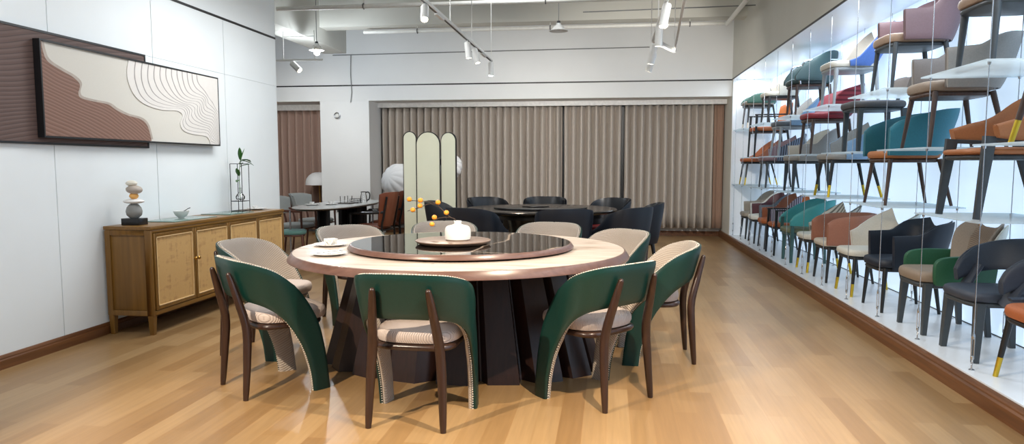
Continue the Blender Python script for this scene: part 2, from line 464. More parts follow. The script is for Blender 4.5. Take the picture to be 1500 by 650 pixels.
# concrete beams
struct(MB().box(-5.12, -4.70, -2.0, YB, 3.293, ZC).obj('beam_long', 'upper_wall', smooth=False))
struct(MB().box(-4.70, XR, 11.49, 11.80, 3.53, ZC).obj('beam_cross', 'upper_wall', smooth=False))
# display recess shell
struct(MB().box(XR+.002, 2.68, -2.0, 12.66, 0, .12).obj('floor_display', 'laminate', smooth=False))
struct(MB().box(2.67, 2.75, -2.0, 12.66, .12, 2.74).obj('wall_display', 'lightbox', smooth=False))
struct(MB().box(XR+.003, 2.67, 12.64, 12.659, .12, 2.735).obj('wall_display_end', 'laminate', smooth=False))
struct(MB().box(XR+.004, 2.67, -2.0, 12.64, 2.724, 2.739).obj('ceiling_display', 'laminate', smooth=False))
struct(MB().box(XR+.001, XR+.022, 12.605, 12.64, .12, 2.72).obj('trim_5', 'laminate', smooth=False))
struct(MB().box(2.663, 2.67, -2.0, 12.64, .12, .126).obj('trim_4', 'darkgrey', smooth=False))
prof = [(2.03, 0), (1.99, 0), (1.99, .075), (2.0, .085), (2.0, .095), (2.008, .108), (2.03, .112)]
struct(MB().prism(prof, 1, -2.0, 13.6).obj('baseboard_right', 'base_wood', smooth=False))

# ------------------------------------------------------------------ curtains
def curtain(name, label, x0, x1, y, z0, z1, m, pitch=.137, amp=.10, grp=None, seed=0, flat_from=None):
    rnd = random.Random(seed); n = int((x1-x0)/.0105); rows = []
    ph = [rnd.uniform(-.5, .5) for _ in range(80)]; am = [rnd.uniform(.7, 1.15) for _ in range(80)]
    zs = [z0, z0+.25, z0+.9, z0+1.5, z1-.35, z1-.12, z1]
    for i in range(n+1):
        x = x0+(x1-x0)*i/n; u = (x-x0)/pitch; k = int(u) % 78; f = u-int(u)
        a = 1+.25*(am[k]*(1-f)+am[k+1]*f-1); p = ph[k]*(1-f)+ph[k+1]*f
        if flat_from and x > flat_from: a *= .12
        w = math.sin(2*PI*u+p*.5); w = 2*((w+1)/2)**.85-1
        r = []
        for j, z in enumerate(zs):
            t = (z1-z)/(z1-z0); k2 = [.95, 1.0, 1.0, .95, .9, .8, .7][j]
            xx = x+.006*math.sin(1.3*u+z*1.3)*min(1, t*2)
            xx = min(max(xx, x0), x1)
            r.append((xx, y-amp*a*k2*w-.006*math.sin(3.1*u+2*z)*t, z))
        rows.append(r)
    mb = MB().grid(rows)
    o = mb.obj(name, m)
    sm = o.modifiers.new('t', 'SOLIDIFY'); sm.thickness = .004
    return tag(o, label, 'curtain', grp)
gc = 'floor length curtains in the wide recess'
curtain('curtain', 'wide taupe curtain left of the first dark gap, behind the folding screen', -4.27, -.866, 13.38, .165, 2.37, 'curtain', grp=gc, seed=1)
curtain('curtain', 'narrow taupe curtain between the two dark vertical gaps', -.825, .21, 13.38, .165, 2.37, 'curtain', grp=gc, seed=2)
curtain('curtain', 'taupe curtain right of the second dark gap, its right edge flat and browner', .262, 1.83, 13.38, .165, 2.37, 'curtain', grp=gc, seed=3)
curtain('curtain', 'flat brown strip of curtain at the far right end of the recess', 1.835, 2.02, 13.40, .165, 2.37, 'curtain_b', pitch=.11, amp=.02, grp=gc, seed=5)
curtain('curtain', 'rose brown curtain in the narrow recess behind the dome floor lamp', -7.08, -4.46, 13.45, .05, 2.36, 'curtain_l', pitch=.15, amp=.07, seed=4)
for i, x in enumerate((-.845, .236)):
    struct(MB().box(x-.035, x+.035, 13.52, 13.60, .09, 2.40).obj('window_%d' % (i+1), 'black_trim', smooth=False))
struct(MB().box(-4.30, XR, 13.20, 13.24, 2.365, 2.448).obj('trim_6', 'pelmet', smooth=False))
struct(MB().box(-7.1, -4.44, 13.34, 13.37, 2.34, 2.448).obj('trim_7', 'pelmet', smooth=False))

# ------------------------------------------------------------------ pipes, wires and fittings on ceiling and wall
def pipe(name, label, pts, r, m='grey_pipe', cat='pipe', hang=()):
    t = thing(name, label, cat, pts[0])
    o = Vector(pts[0])
    MB().tube([Vector(p)-o for p in pts], r, 10).obj('pipe_run', m, t)
    for h in hang:
        h = Vector(h)-o
        MB().tube([h+Vector((0, 0, r)), h+Vector((0, 0, .75))], .006, 6).obj('hanger_rod', m, t)
        a = [(h.x, h.y+(r+.008)*math.sin(k*PI/4), h.z+(r+.008)*math.cos(k*PI/4)) for k in range(8)]
        MB().tube(a, .007, 6, closed=True).obj('clamp', 'darkgrey', t)
    return t
ZP = 3.455
pipe('sprinkler_pipe', 'grey pipe running across under the cross beam, hung from clamps', [(-4.0, 11.62, ZP), (1.72, 11.62, ZP)], .028, hang=[(-3.1, 11.62, ZP), (-.95, 11.62, ZP), (1.2, 11.62, ZP)])
pipe('sprinkler_pipe', 'nearer grey pipe crossing above the spotlights, hung from clamps', [(-4.6, 9.75, ZP), (1.72, 9.75, ZP)], .030, hang=[(-3.35, 9.75, ZP), (-.86, 9.75, ZP), (1.3, 9.75, ZP)])
pipe('sprinkler_pipe', 'grey pipe running towards the back beside the right wall, joining the two cross pipes', [(1.76, 2.0, ZP), (1.76, 11.66, ZP)], .032, hang=[(1.76, 4.0, ZP), (1.76, 8.0, ZP)])
pipe('conduit', 'thin conduit line along the upper back wall', [(-4.95, 12.68, 3.262), (.65, 12.68, 3.288)], .008, 'cable')
pipe('conduit', 'thin conduit high across the right half of the ceiling', [(-.4, 10.6, 3.47), (1.98, 10.6, 3.50)], .008, 'cable')
pipe('hanging_cable', 'thin cable hanging loose down the upper back wall above the round sensor', [(-4.61, 12.67, 3.25), (-4.62, 12.67, 2.9), (-4.605, 12.67, 2.6), (-4.63, 12.67, 2.42)], .006, 'cable', 'cable')
t = thing('wall_sensor', 'small round metal ring fitting on the white pier', 'sensor', (-4.89, YB, 2.19))
MB().tube([(.05*math.cos(k*PI/8), -.03, .05*math.sin(k*PI/8)) for k in range(16)], .011, 8, closed=True).obj('ring', 'steel', t)
MB().lathe([(.0, 0), (.035, 0), (.035, .02), (.02, .035), (0, .035)], 20).xf(Matrix.Rotation(PI/2, 4, 'X')).obj('mount', 'white_metal', t)
t = thing('wall_outlet', 'white double socket plate on the pier below the small dining table top', 'outlet', (-4.945, YB, .46))
MB().box(-.062, .062, -.012, 0, -.033, .033).obj('plate', 'porcelain', t, bevel=.003)
for dx in (-.03, .03): MB().box(dx-.02, dx+.02, -.015, -.011, -.02, .02).obj('socket', 'darkgrey', t, bevel=.002)

# ------------------------------------------------------------------ track lights
def spot(name, label, loc, d, lit=True, r=.034, ln=.17, grp='track spotlights'):
    t = thing(name, label, 'spotlight', loc, group=grp)
    d = Vector(d).normalized()
    MB().tube([(0, 0, 0), (0, 0, -.05)], .008, 8).obj('swivel_arm', 'white_metal', t)
    q = d.to_track_quat('Z', 'Y').to_matrix().to_4x4(); c = Vector((0, 0, -.05))
    MB().lathe([(0, -.03), (r*.9, -.03), (r, -.02), (r, ln-.03), (r*.86, ln-.03), (r*.80, ln-.05), (0, ln-.05)], 20).xf(Matrix.Translation(c) @ q).obj('lamp_body', 'white_metal', t)
    MB().lathe([(0, ln-.048), (r*.78, ln-.048), (r*.7, ln-.044), (0, ln-.043)], 16).xf(Matrix.Translation(c) @ q).obj('lens', 'lens' if lit else 'lens_soft', t)
    return t
ZT = 2.66
t = thing('light_track', 'white ceiling track hung on thin rods, left of centre', 'light track', (-1.54, 2.0, ZT))
MB().box(-.018, .018, 0, 7.48, -.018, .012).obj('rail', 'white_metal', t, bevel=.003)
MB().box(-.010, .010, .01, 7.47, -.0195, -.0175).obj('groove', 'darkgrey', t, smooth=False)
for y in (1.3, 3.3, 5.0, 6.1, 7.45): MB().tube([(0, y, .01), (0, y, ZC-ZT)], .005, 6).obj('hanging_rod', 'white_metal', t)
for y in (4.55, 6.85): MB().box(-.016, .016, y-.14, y+.14, -.035, -.018).obj('driver_box', 'white_metal', t, bevel=.004)
for lab, y, d in (('lit spotlight nearest on the left track, glowing at the picture top', 6.02, (.15, -.75, -.85)),
               ('spotlight pointing steeply down in the middle of the left track', 7.85, (.12, .02, -1)),
               ('spotlight beside the far driver box of the left track, angled to the right', 8.30, (.25, -.15, -1)),
               ('spotlight at the very far end of the left track, hanging straight down', 9.42, (0, 0, -1))):
    spot('spotlight', lab, (-1.54, y, ZT-.018), d)
t = thing('light_track', 'white angular looped ceiling track hung on cords, right of centre', 'light track', (.455, 2.0, ZT))
MB().tube([(0, 0, 0), (0, 6.2, 0)], (.016, .014), 8, sq=True).obj('rail', 'white_metal', t)
MB().tube([(0, 6.2, 0), (.30, 7.0, 0)], (.022, .022), 8, sq=True).obj('end_rail', 'white_metal', t)
MB().tube([(.30, 7.0, 0), (.14, 4.2, 0), (.10, 0, 0)], (.012, .012), 8, sq=True).obj('side_rail', 'white_metal', t)
for x, y in ((-.02, 6.15), (-.02, 5.0), (.30, 7.0), (0, 3.0)): MB().tube([(x, y, .01), (x, y, ZC-ZT)], .005, 6).obj('hanging_rod', 'white_metal', t)
for lab, y, d in (('brightly lit spotlight on the right track, nearest of its row', 6.25, (-.2, -.25, -1)),
                  ('white spotlight below the bend of the right track', 7.15, (-.04, 0, -1)),
                  ('white spotlight hanging past the bend of the right track, second from its tip', 7.95, (-.22, .05, -1)),
                  ('last spotlight at the tip of the right track, lowest of its row', 8.12, (-.3, .12, -1))):
    spot('spotlight', lab, (.455, y, ZT-.016-(0 if y < 7.5 else .06 if y < 8 else .12)), d, ln=.20, r=.036)
t = thing('light_track', 'short white track hanging in the left room with one spotlight', 'light track', (-5.35, 10.5, 2.865))
MB().box(0, 1.09, -.016, .016, -.012, .012).obj('rail', 'white_metal', t, bevel=.003)
for x in (.48, .97): MB().tube([(x, 0, .01), (x, 0, .43)], .005, 6).obj('hanging_rod', 'white_metal', t)
MB().tube([(.48, 0, .345), (.97, 0, .345)], .005, 6).obj('cross_rod', 'white_metal', t)
spot('spotlight', 'grey white spotlight on the short track left of the pier', (-4.72, 10.5, 2.853), (.65, -.2, -.55), r=.045, ln=.19)

def pendant(label, loc, r, lit, zr):
    t = thing('pendant_lamp', label, 'pendant lamp', loc)
    prof = [(.03, .10), (.035, .075), (.06, .06), (r*.7, .02), (r, 0), (r*.97, -.006), (r*.66, .012), (.05, .05), (.02, .06)]
    MB().lathe(prof, 32).obj('lamp_shade', 'white_metal', t)
    MB().tube([(0, 0, .08), (0, 0, zr)], .005, 6).obj('cord', 'cable', t)
    MB().lathe([(0, .13), (.022, .13), (.026, .09), (.02, .07), (0, .07)], 16).obj('socket', 'darkgrey', t)
    MB().lathe([(0, .05), (.03, .045), (.05, .0), (.042, -.06), (.0, -.085)] if lit else [(0, .05), (.025, .04), (.03, .015), (0, 0)], 20).obj('bulb', 'lens' if lit else 'porcelain', t)
    return t
pendant('small unlit white pendant lamp below the cross beam', (-.70, 9.95, 3.10), .13, False, 1.1)
pendant('glowing white pendant lamp under the beam of the left room', (-4.46, 10.78, 3.05), .115, True, 1.1)

# ------------------------------------------------------------------ sideboard and what stands on it
t = thing('sideboard', 'long oak sideboard with woven cane doors along the white panelled wall', 'sideboard', (XL+.02, 5.02, 0))
D, L, H0, H1 = .385, 2.255, .15, .835
MB().box(0, D+.006, -.006, L+.006, H1-.028, H1).obj('top', 'oak_y', t, bevel=.004)
MB().box(.005, D-.025, .022, L-.022, H0, H1-.028).obj('carcass', 'oak', t, smooth=False)
mb = MB()
mb.box(.006, .05, -.002, .022, H0, H1-.03).box(D-.05, D, -.002, .022, H0, H1-.03).box(.05, D-.05, -.002, .022, H1-.07, H1-.03).box(.05, D-.05, -.002, .022, H0, H0+.04).box(.05, D-.05, .008, .022, H0+.04, H1-.07)
mb.obj('side_panel', 'oak', t, bevel=.002)
MB().box(.006, D, L-.022, L+.002, H0, H1-.03).obj('side_panel', 'oak', t, bevel=.002)
MB().box(D-.03, D+.001, .022, L-.022, H0, H0+.035).obj('bottom_rail', 'oak_y', t, bevel=.002)
MB().box(D-.03, D+.001, .022, L-.022, H1-.052, H1-.029).obj('top_rail', 'oak_y', t, bevel=.002)
for x in (.03, D-.03):
    for y in (.025, L-.025):
        leg_obj(t, (x, y, H0+.01), (x, y, 0), (.027, .024), (.018, .017), 'oak', sq=True)
dw = (L-.06)/4
for k in range(4):
    y0 = .03+k*dw+.004; y1 = .03+(k+1)*dw-.004; z0, z1 = H0+.04, H1-.056; fw = .028
    mb = MB()
    mb.box(D-.02, D+.004, y0, y0+fw, z0, z1).box(D-.02, D+.004, y1-fw, y1, z0, z1).box(D-.02, D+.004, y0+fw, y1-fw, z1-fw, z1).box(D-.02, D+.004, y0+fw, y1-fw, z0, z0+fw)
    d = mb.obj('door', 'oak', t, bevel=.002)
    MB().box(D-.012, D-.004, y0+fw-.002, y1-fw+.002, z0+fw-.002, z1-fw+.002).obj('cane_panel', 'cane', d, smooth=False)
    e = MB(); a0, a1, b0, b1 = y0+fw, y1-fw, z0+fw, z1-fw; w = .006
    e.box(D-.006, D+.0055, a0, a0+w, b0, b1).box(D-.006, D+.0055, a1-w, a1, b0, b1).box(D-.006, D+.0055, a0, a1, b0, b0+w).box(D-.006, D+.0055, a0, a1, b1-w, b1)
    e.obj('cane_edging', 'cane_edge', d, smooth=False)
    yk = y1-.018 if k % 2 == 0 else y0+.018
    MB().lathe([(0, 0), (.006, 0), (.006, .012), (.013, .016), (.015, .023), (.011, .03), (0, .032)], 16).xf(Matrix.Translation((D+.004, yk, .525)) @ Matrix.Rotation(PI/2, 4, 'Y')).obj('knob', 'brass', d)
ZS = H1
# stacked pebble sculpture
t = thing('pebble_sculpture', 'sculpture of five balanced pebbles on a black block, near end of the sideboard', 'sculpture', (-3.655, 5.17, ZS))
MB().box(-.075, .075, -.055, .055, 0, .052).obj('plinth', 'black_wood', t, bevel=.002)
MB().lathe([(0, .05), (.03, .052), (.054, .075), (.060, .105), (.052, .135), (.034, .158), (.012, .168), (0, .169)], 24).obj('pebble', 'st_grey', t)
MB().ball((0, 0, .183), .082, 12, sz=.24, sy=.8).obj('pebble', 'st_white', t)
MB().ball((.004, 0, .224), .034, 12, sz=.75).obj('pebble', 'st_gold', t)
MB().ball((-.008, 0, .273), .062, 12, sz=.56, sy=.9).xf(Matrix.Rotation(.06, 4, 'Y')).obj('pebble', 'st_taupe', t)
MB().ball((-.012, 0, .322), .044, 12, sz=.52, sy=.85).obj('pebble', 'st_cream', t)
# glass mats
def mat_sheet(label, y0, y1):
    t = MB().box(-.15, .15, y0, y1, 0, .006).obj('placemat', 'teal_glass', None, bevel=.001)
    t.location = (-3.63, 0, ZS+.0005); tag(t, label, 'placemat', 'teal glass mats on the sideboard'); return t
mat_sheet('teal glass mat on the sideboard under the pale bowl', 5.42, 6.06)
mat_sheet('teal glass mat on the sideboard before the leafy wire stand', 6.30, 6.74)
t = thing('bowl', 'small pale bowl on the sideboard with a spoon in it', 'bowl', (-3.66, 5.80, ZS+.007))
MB().lathe([(0, 0), (.024, 0), (.026, .006), (.045, .02), (.06, .045), (.064, .062), (.060, .062), (.055, .045), (.04, .022), (0, .012)], 32).obj('bowl_body', 'porcelain', t)
t2 = tag(MB().tube([(-.03, .0, .02), (.01, .01, .052), (.05, .02, .08), (.07, .025, .088)], [.007, .004, .003, .004], 8).obj('spoon', 'darkgrey'), 'dark spoon leaning in the pale bowl on the sideboard', 'spoon'); t2.location = (-3.66, 5.80, ZS+.007)
# wire plant stand
t = thing('wire_plant_stand', 'tall black wire stand holding bamboo cuttings, far end of the sideboard', 'plant stand', (-3.66, 6.82, ZS))
w, d, h = .072, .06, .475
mb = MB()
for sx in (-1, 1):
    for sy in (-1, 1): mb.tube([(sx*d, sy*w, 0), (sx*d, sy*w, h)], .0035, 6)
for z in (.008, .105, h):
    c = [(-d, -w, z), (d, -w, z), (d, w, z), (-d, w, z)]
    for i in range(4): mb.tube([c[i], c[(i+1) % 4]], .0035, 6)
mb.obj('wire_frame', 'black_metal', t)
MB().box(-d, d, -w, w, .103, .107).obj('stand_shelf', 'black_metal', t, smooth=False)
v = thing('bud_vase', 'clear round bud vase inside the black wire stand', 'vase', (-3.66, 6.82, ZS+.1075))
MB().lathe([(0, 0), (.025, 0), (.042, .02), (.045, .04), (.03, .065), (.012, .085), (.010, .125), (.013, .13), (.0085, .125), (.009, .085), (.026, .064), (.041, .04), (.038, .022), (0, .004)], 24).obj('vase_glass', 'glass', v)
b = thing('bamboo_cutting', 'green bamboo sprig with pointed leaves rising from the wire stand', 'plant', (-3.66, 6.82, ZS+.115))
st = spline([(0, 0, 0), (.004, -.01, .12), (.0, -.012, .24), (.01, .0, .36), (.012, .01, .40)], 14)
MB().tube(st, .0032, 6).obj('stem', 'stemg', b)
def leaf(base, direction, ln, wd, droop):
    dr = Vector(direction).normalized(); sd = dr.cross(Vector((0, 0, 1))).normalized(); rows = []
    for i in range(9):
        u = i/8; c = Vector(base)+dr*ln*u+Vector((0, 0, -droop*u*u)); ww = wd*math.sin(PI*min(1, .08+u*.92))**.8*(1 if u < 1 else .02)
        n = dr.cross(sd).normalized()
        rows.append([c-sd*ww-n*ww*.25, c+n*0, c+sd*ww-n*ww*.25])
    m = MB().grid(rows); return m
for p, dr, ln, wd, dp in (((.01, .0, .37), (.3, .1, 1), .15, .022, .0), ((.01, .0, .38), (.3, .9, .35), .15, .024, .04), ((.012, .01, .40), (.2, 1, .15), .16, .024, .05),
                          ((.012, .01, .39), (.6, .6, .0), .13, .022, .05), ((.01, .005, .40), (.1, -.25, 1), .13, .02, 0), ((.0, -.012, .24), (.2, -.7, .55), .13, .021, .0),
                          ((.0, -.012, .20), (.3, -1, .0), .13, .02, .02), ((.005, .0, .33), (.5, .5, .3), .12, .022, .02), ((.01, .0, .36), (-.3, .9, .25), .13, .02, .03)):
    o = leaf(p, dr, ln, wd, dp).obj('leaf', 'leaf', b); sm = o.modifiers.new('s', 'SOLIDIFY'); sm.thickness = .0012
t = thing('saucer', 'white saucer with rim at the far end of the sideboard', 'saucer', (-3.63, 7.10, ZS+.0005))
MB().lathe([(0, 0), (.05, 0), (.055, .004), (.10, .014), (.105, .016), (.10, .018), (.05, .008), (0, .007)], 32).obj('saucer_dish', 'porcelain', t)
c = thing('teacup', 'tiny white cup standing on the saucer of the sideboard', 'cup', (-3.64, 7.08, ZS+.009))
MB().lathe([(0, 0), (.016, 0), (.026, .018), (.028, .032), (.025, .032), (.022, .018), (0, .006)], 20).obj('cup_body', 'porcelain', c)

# ------------------------------------------------------------------ wall art
t = thing('wall_art_panel', 'large dark brown carved wood panel hung behind the framed relief', 'wall panel', (XL+.0005, 0, 0))
MB().box(.002, .022, 2.60, 5.60, 1.452, 2.187).obj('carved_board', 'art_dark', t, smooth=False)
mb = MB(); mb.box(0, .026, 2.585, 2.6, 1.437, 2.202).box(0, .026, 5.60, 5.615, 1.437, 2.202).box(0, .026, 2.6, 5.6, 1.437, 1.452).box(0, .026, 2.6, 5.6, 2.187, 2.202)
mb.obj('frame', 'black_trim', t, smooth=False)
ya, yb_, za, zb_ = 4.425, 6.645, 1.482, 2.135
t = thing('relief_picture', 'framed relief picture of brown and white wavy layers on beige ground', 'picture', (-3.803, 0, 0))
mb = MB(); fw = .012; th = .050
mb.box(0, th, ya, ya+fw, za, zb_).box(0, th, yb_-fw, yb_, za, zb_).box(0, th, ya+fw, yb_-fw, za, za+fw).box(0, th, ya+fw, yb_-fw, zb_-fw, zb_)
mb.obj('frame', 'black_trim', t, smooth=False)
MB().box(.002, .034, ya+fw, yb_-fw, za+fw, zb_-fw).obj('ground', 'art_ground', t, smooth=False)
br = [(4.442, 2.128), (4.453, 2.055), (4.491, 1.992), (4.615, 1.946), (4.716, 1.915), (4.78, 1.871), (4.761, 1.806), (4.786, 1.775), (4.905, 1.762), (5.065, 1.753), (5.154, 1.719), (5.28, 1.686), (5.446, 1.665), (5.53, 1.614), (5.575, 1.4965)]
wh = [(5.343, 2.122), (5.319, 2.039), (5.326, 1.955), (5.392, 1.855), (5.525, 1.791), (5.743, 1.763), (5.96, 1.772), (6.045, 1.737), (6.006, 1.663), (6.06, 1.601), (6.222, 1.576), (6.395, 1.57), (6.459, 1.542), (6.483, 1.4955)]
cl = lambda p: (min(max(p[0], ya+fw+.001), yb_-fw-.001), min(max(p[1], za+fw+.001), zb_-fw-.001))
c1, c2 = (ya+fw+.001, za+fw+.001), (yb_-fw-.001, zb_-fw-.001)
brs = [cl(p) for p in spline(br, 60)]
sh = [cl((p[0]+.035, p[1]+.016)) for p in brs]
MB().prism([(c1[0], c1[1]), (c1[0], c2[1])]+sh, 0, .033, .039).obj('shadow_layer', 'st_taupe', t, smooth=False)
MB().prism([(c1[0], c1[1]), (c1[0], c2[1])]+brs, 0, .033, .049).obj('brown_relief', 'art_brown', t, smooth=False)
# white terraces: successive offset layers, each thinner outline nearer to the top right corner
N = 13
wi = [(6.36, 2.122), (6.37, 2.09), (6.39, 2.06), (6.42, 2.03), (6.45, 2.005), (6.48, 1.985), (6.51, 1.965), (6.535, 1.945), (6.55, 1.925), (6.565, 1.905), (6.58, 1.885), (6.60, 1.865), (6.615, 1.85), (6.632, 1.835)]
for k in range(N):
    for line in ((1, 0) if k else (0,)):  # grey under-layer colours in the shadow line along each white step
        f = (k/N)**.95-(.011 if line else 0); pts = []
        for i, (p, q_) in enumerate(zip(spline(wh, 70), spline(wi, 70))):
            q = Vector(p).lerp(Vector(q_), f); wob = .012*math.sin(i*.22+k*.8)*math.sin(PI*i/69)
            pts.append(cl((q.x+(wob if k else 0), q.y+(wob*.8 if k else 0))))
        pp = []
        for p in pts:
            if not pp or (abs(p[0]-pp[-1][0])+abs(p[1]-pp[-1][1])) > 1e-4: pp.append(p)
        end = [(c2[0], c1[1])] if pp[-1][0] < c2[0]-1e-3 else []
        MB().prism(pp+end+[(c2[0], c2[1])], 0, .033, .0400+.0007*k-(.0003 if line else 0)).obj('step_shadow' if line else 'white_relief', 'art_shadow' if line else 'art_white', t, smooth=False)

# ------------------------------------------------------------------ chairs
def make_chair(name, label, loc, rot, sp, group=None, cat='chair'):
    t = thing(name, label, cat, loc, rot, group)
    pl = plan_fn(*sp['plan'])
    for b in sp.get('bands', []):
        kw = dict(lean=b.get('lean', 0), lz=b.get('lz', .45), lw=b.get('lw', (.2, .5)), m=b.get('m', 22), nv=b.get('nv', 10))
        th = b.get('th', .04)
        p2 = plan_fn(*b['plan']) if 'plan' in b else pl
        mb, pt = band(p2, b['T'], b['B'], 0, th*.5, **kw); mb.obj(b.get('oname', 'outer_shell'), b['out'], t)
        mb, pt = band(p2, b['T'], b['B'], -th*.5, .001, **kw); mb.obj(b.get('iname', 'backrest'), b['in'], t)
    if 'seat' in sp:
        hw, y0, y1, z0, z1, m = sp['seat'][:6]
        cushion(MB(), hw, y0, y1, z0, z1, sp.get('dome', .014), sp.get('se', 4.5), back=sp.get('seat_back')).obj('seat', m, t)
        fm, fz = sp.get('frame', (m, z0-.03))
        if fm: cushion(MB(), hw*.94, y0+.012, y1-.015, fz, z0+.004, 0, 5, back=(sp.get('seat_back') or hw)*.92).obj('seat_frame', fm, t)
    lg = sp.get('legs')
    if lg:
        xt, yft, yrt, zt = lg['top']; xf_, yff, yrf = lg['foot']; xr = lg.get('xr', xf_)
        for sx in (-1, 1):
            leg_obj(t, (sx*xt, yft, lg.get('zft', zt)), (sx*xf_, yff, 0), lg['rt'], lg['rb'], lg['m'], lg.get('sq', False), lg.get('tip'))
            leg_obj(t, (sx*lg.get('xtr', xt), yrt, zt), (sx*xr, yrf, 0), lg['rt'], lg['rb'], lg['m'], lg.get('sq', False), lg.get('tip') if lg.get('tip_all', True) else None)
    for e in sp.get('extra', []): e(t)
    return t

# --- the green dining chair
def green_chair(label, loc, rot, grp):
    t = thing('dining_chair', label, 'chair', loc, rot, grp)
    pl = plan_fn(.268, -.235, .2, -.12)
    T = [(0, .778), (.1, .777), (.19, .765), (.285, .722), (.375, .640), (.46, .540), (.536, .395), (.579, .205), (.602, 0)]
    B = [(0, .550), (.1, .550), (.175, .542), (.25, .512), (.322, .450), (.39, .355), (.445, .245), (.482, .12), (.497, 0)]
    kw = dict(lean=.25, lz=.45, lw=(.15, .5), m=40, nv=12)
    mb, pt = band(pl, T, B, .0, .022, **kw); mb.obj('outer_shell', 'green', t)
    mb, pt = band(pl, T, B, -.026, .001, **kw); mb.obj('inner_upholstery', 'quilt', t)
    for crv, nm in ((T, 'upper_stud_trim'), (B, 'lower_stud_trim')):
        mb = MB()
        pts = [Vector(pt(s, z, -.0)) for s, z in spline(crv, 240)]
        pts2 = [Vector(pt(-s, z, -.0)) for s, z in spline(crv, 240)]
        for L_ in (pts, pts2):
            acc = 0; last = None
            for p in L_:
                if last is not None: acc += (p-last).length
                last = p
                if acc > .0125: mb.octa(p, .0042); acc = 0
        mb.obj(nm, 'stud', t, smooth=False)
    cushion(MB(), .228, -.195, .235, .405, .478, .014, 3.4, 44, back=.215).obj('seat', 'seatquilt', t)
    cushion(MB(), .215, -.20, .20, .372, .408, 0, 4).obj('seat_frame', 'walnut', t)
    for sx in (-1, 1):
        pts = spline([(sx*.192, -.285, 0), (sx*.184, -.268, .22), (sx*.172, -.262, .40), (sx*.156, -.298, .555), (sx*.140, -.338, .70)], 16)
        rr = [.0145+.0105*max(0, math.sin(PI*min(1, i/15)))**.8 for i in range(16)]
        o = MB().tube(pts, rr, 10); o.ball(pts[-1], rr[-1]*1.0, 8); o.obj('rear_leg', 'walnut', t)
    return t
TX, TY = -.958, 4.62
gc = 'green and grey dining chairs around the large round table'
def face(dx, dy): return math.atan2(dy, dx)-PI/2
spec = [ # rear-leg midpoint, facing direction, label
 ((-.977, 3.348), (.045, 1), 'green leather dining chair seen squarely from behind, nearest, at the front of the table'),
 ((-2.118, 3.80), (.68, .733), 'green leather dining chair seen from behind at the left front of the table'),
 ((-2.60, 4.74), (1, -.06), 'dining chair pulled out beside the cane sideboard, half hidden behind another green chair'),
 ((-2.28, 6.00), (.70, -.72), 'dining chair at the far left of the table, grey inside seen beyond the plates'),
 ((-1.52, 6.58), (.25, -.97), 'dining chair behind the white vase, only its grey back rim showing'),
 ((-.50, 6.56), (-.2, -.98), 'dining chair across the round table, right of the vase, grey inside facing us'),
 ((.17, 5.90), (-.72, -.69), 'dining chair at the far right of the table, quilted inside and teal side showing'),
 ((.555, 4.945), (-1, -.05), 'dining chair on the right of the table, seen side on, rear of the right pair'),
 ((.118, 3.878), (-.76, .651), 'green leather dining chair at the right front of the table, back turned to us'),
]
for i, (rm, f, lab) in enumerate(spec):
    fv = Vector(f).normalized(); c = Vector(rm)+fv*.285
    if i == 0: gch = green_chair(lab, (c.x, c.y, 0), face(*f), gc)
    else: dup(gch, lab, (c.x, c.y, 0), face(*f))

# --- the large round table
t = thing('dining_table', 'large round dining table with pale stone top and dark fluted pedestal', 'table', (TX, TY, 0))
RT = 1.057; HT = .76
MB().lathe([(0, HT-.02), (RT, HT-.02), (RT, HT), (0, HT)], 128).obj('tabletop', 'stone', t)
MB().lathe([(RT-.004, HT-.03), (RT+.001, HT-.001), (RT+.008, HT-.002), (RT+.034, HT-.040), (RT+.034, HT-.046), (RT-.03, HT-.052), (RT-.2, HT-.052), (RT-.2, HT-.03)], 128).obj('table_rim', 'rim', t)
MB().lathe([(0, HT-.05), (.75, HT-.05), (.75, HT-.021), (0, HT-.021)], 64).obj('underframe', 'pedestal', t)
nt = 18
rows = []
for z, a, b in ((0, .90, .50), (.06, .885, .49), (HT-.05, .70, .36)):
    r = []
    for k in range(nt):
        for fr, rad in ((.0, 1.0), (.60, 1.03), (.93, .84), (.97, .84)):
            an = 2*PI*(k+fr)/nt+.12
            r.append((a*rad*math.cos(an), -.02+b*rad*math.sin(an), z))
    rows.append(r)
MB().grid(rows, cv=True, capu=True).obj('pedestal', 'pedestal', t, smooth=False)
mk = MB().box(-.006, -.0035, 0, .018, 0, .0004).box(-.0005, .002, 0, .018, 0, .0004).prism([(.002, .010), (.009, .010), (.009, .018), (.002, .018)], 2, 0, .0004)
mk = mk.obj('printed_mark', 'darkgrey', t, smooth=False); mk.location = (.005, -.80, HT+.0002); mk['label'] = 'tiny dark printed mark near the front edge'
ls = thing('lazy_susan', 'black marble lazy susan with white veins, in the middle of the round table', 'lazy susan', (TX+.01, TY-.02, HT))
RS = .715
MB().lathe([(0, .002), (RS-.05, .002), (RS-.02, .010), (RS+.012, .012), (RS+.012, .018), (RS-.004, .040), (RS-.012, .041), (RS-.012, .03), (0, .03)], 128).obj('turntable_rim', 'rim', ls)
MB().lathe([(0, .029), (RS-.012, .029), (RS-.012, .042), (0, .042)], 128).obj('stone_disc', 'blackstone', ls)
dk = thing('serving_board', 'round brown wooden board under the white vase', 'board', (TX-.015, TY-.16, HT+.0425))
MB().lathe([(0, 0), (.20, 0), (.225, .008), (.238, .020), (.238, .024), (.232, .027), (0, .027)], 64).obj('board_disc', 'disc', dk)
vs = thing('vase', 'squat white ceramic vase on the round wooden board', 'vase', (TX+.02, TY-.185, HT+.0705))
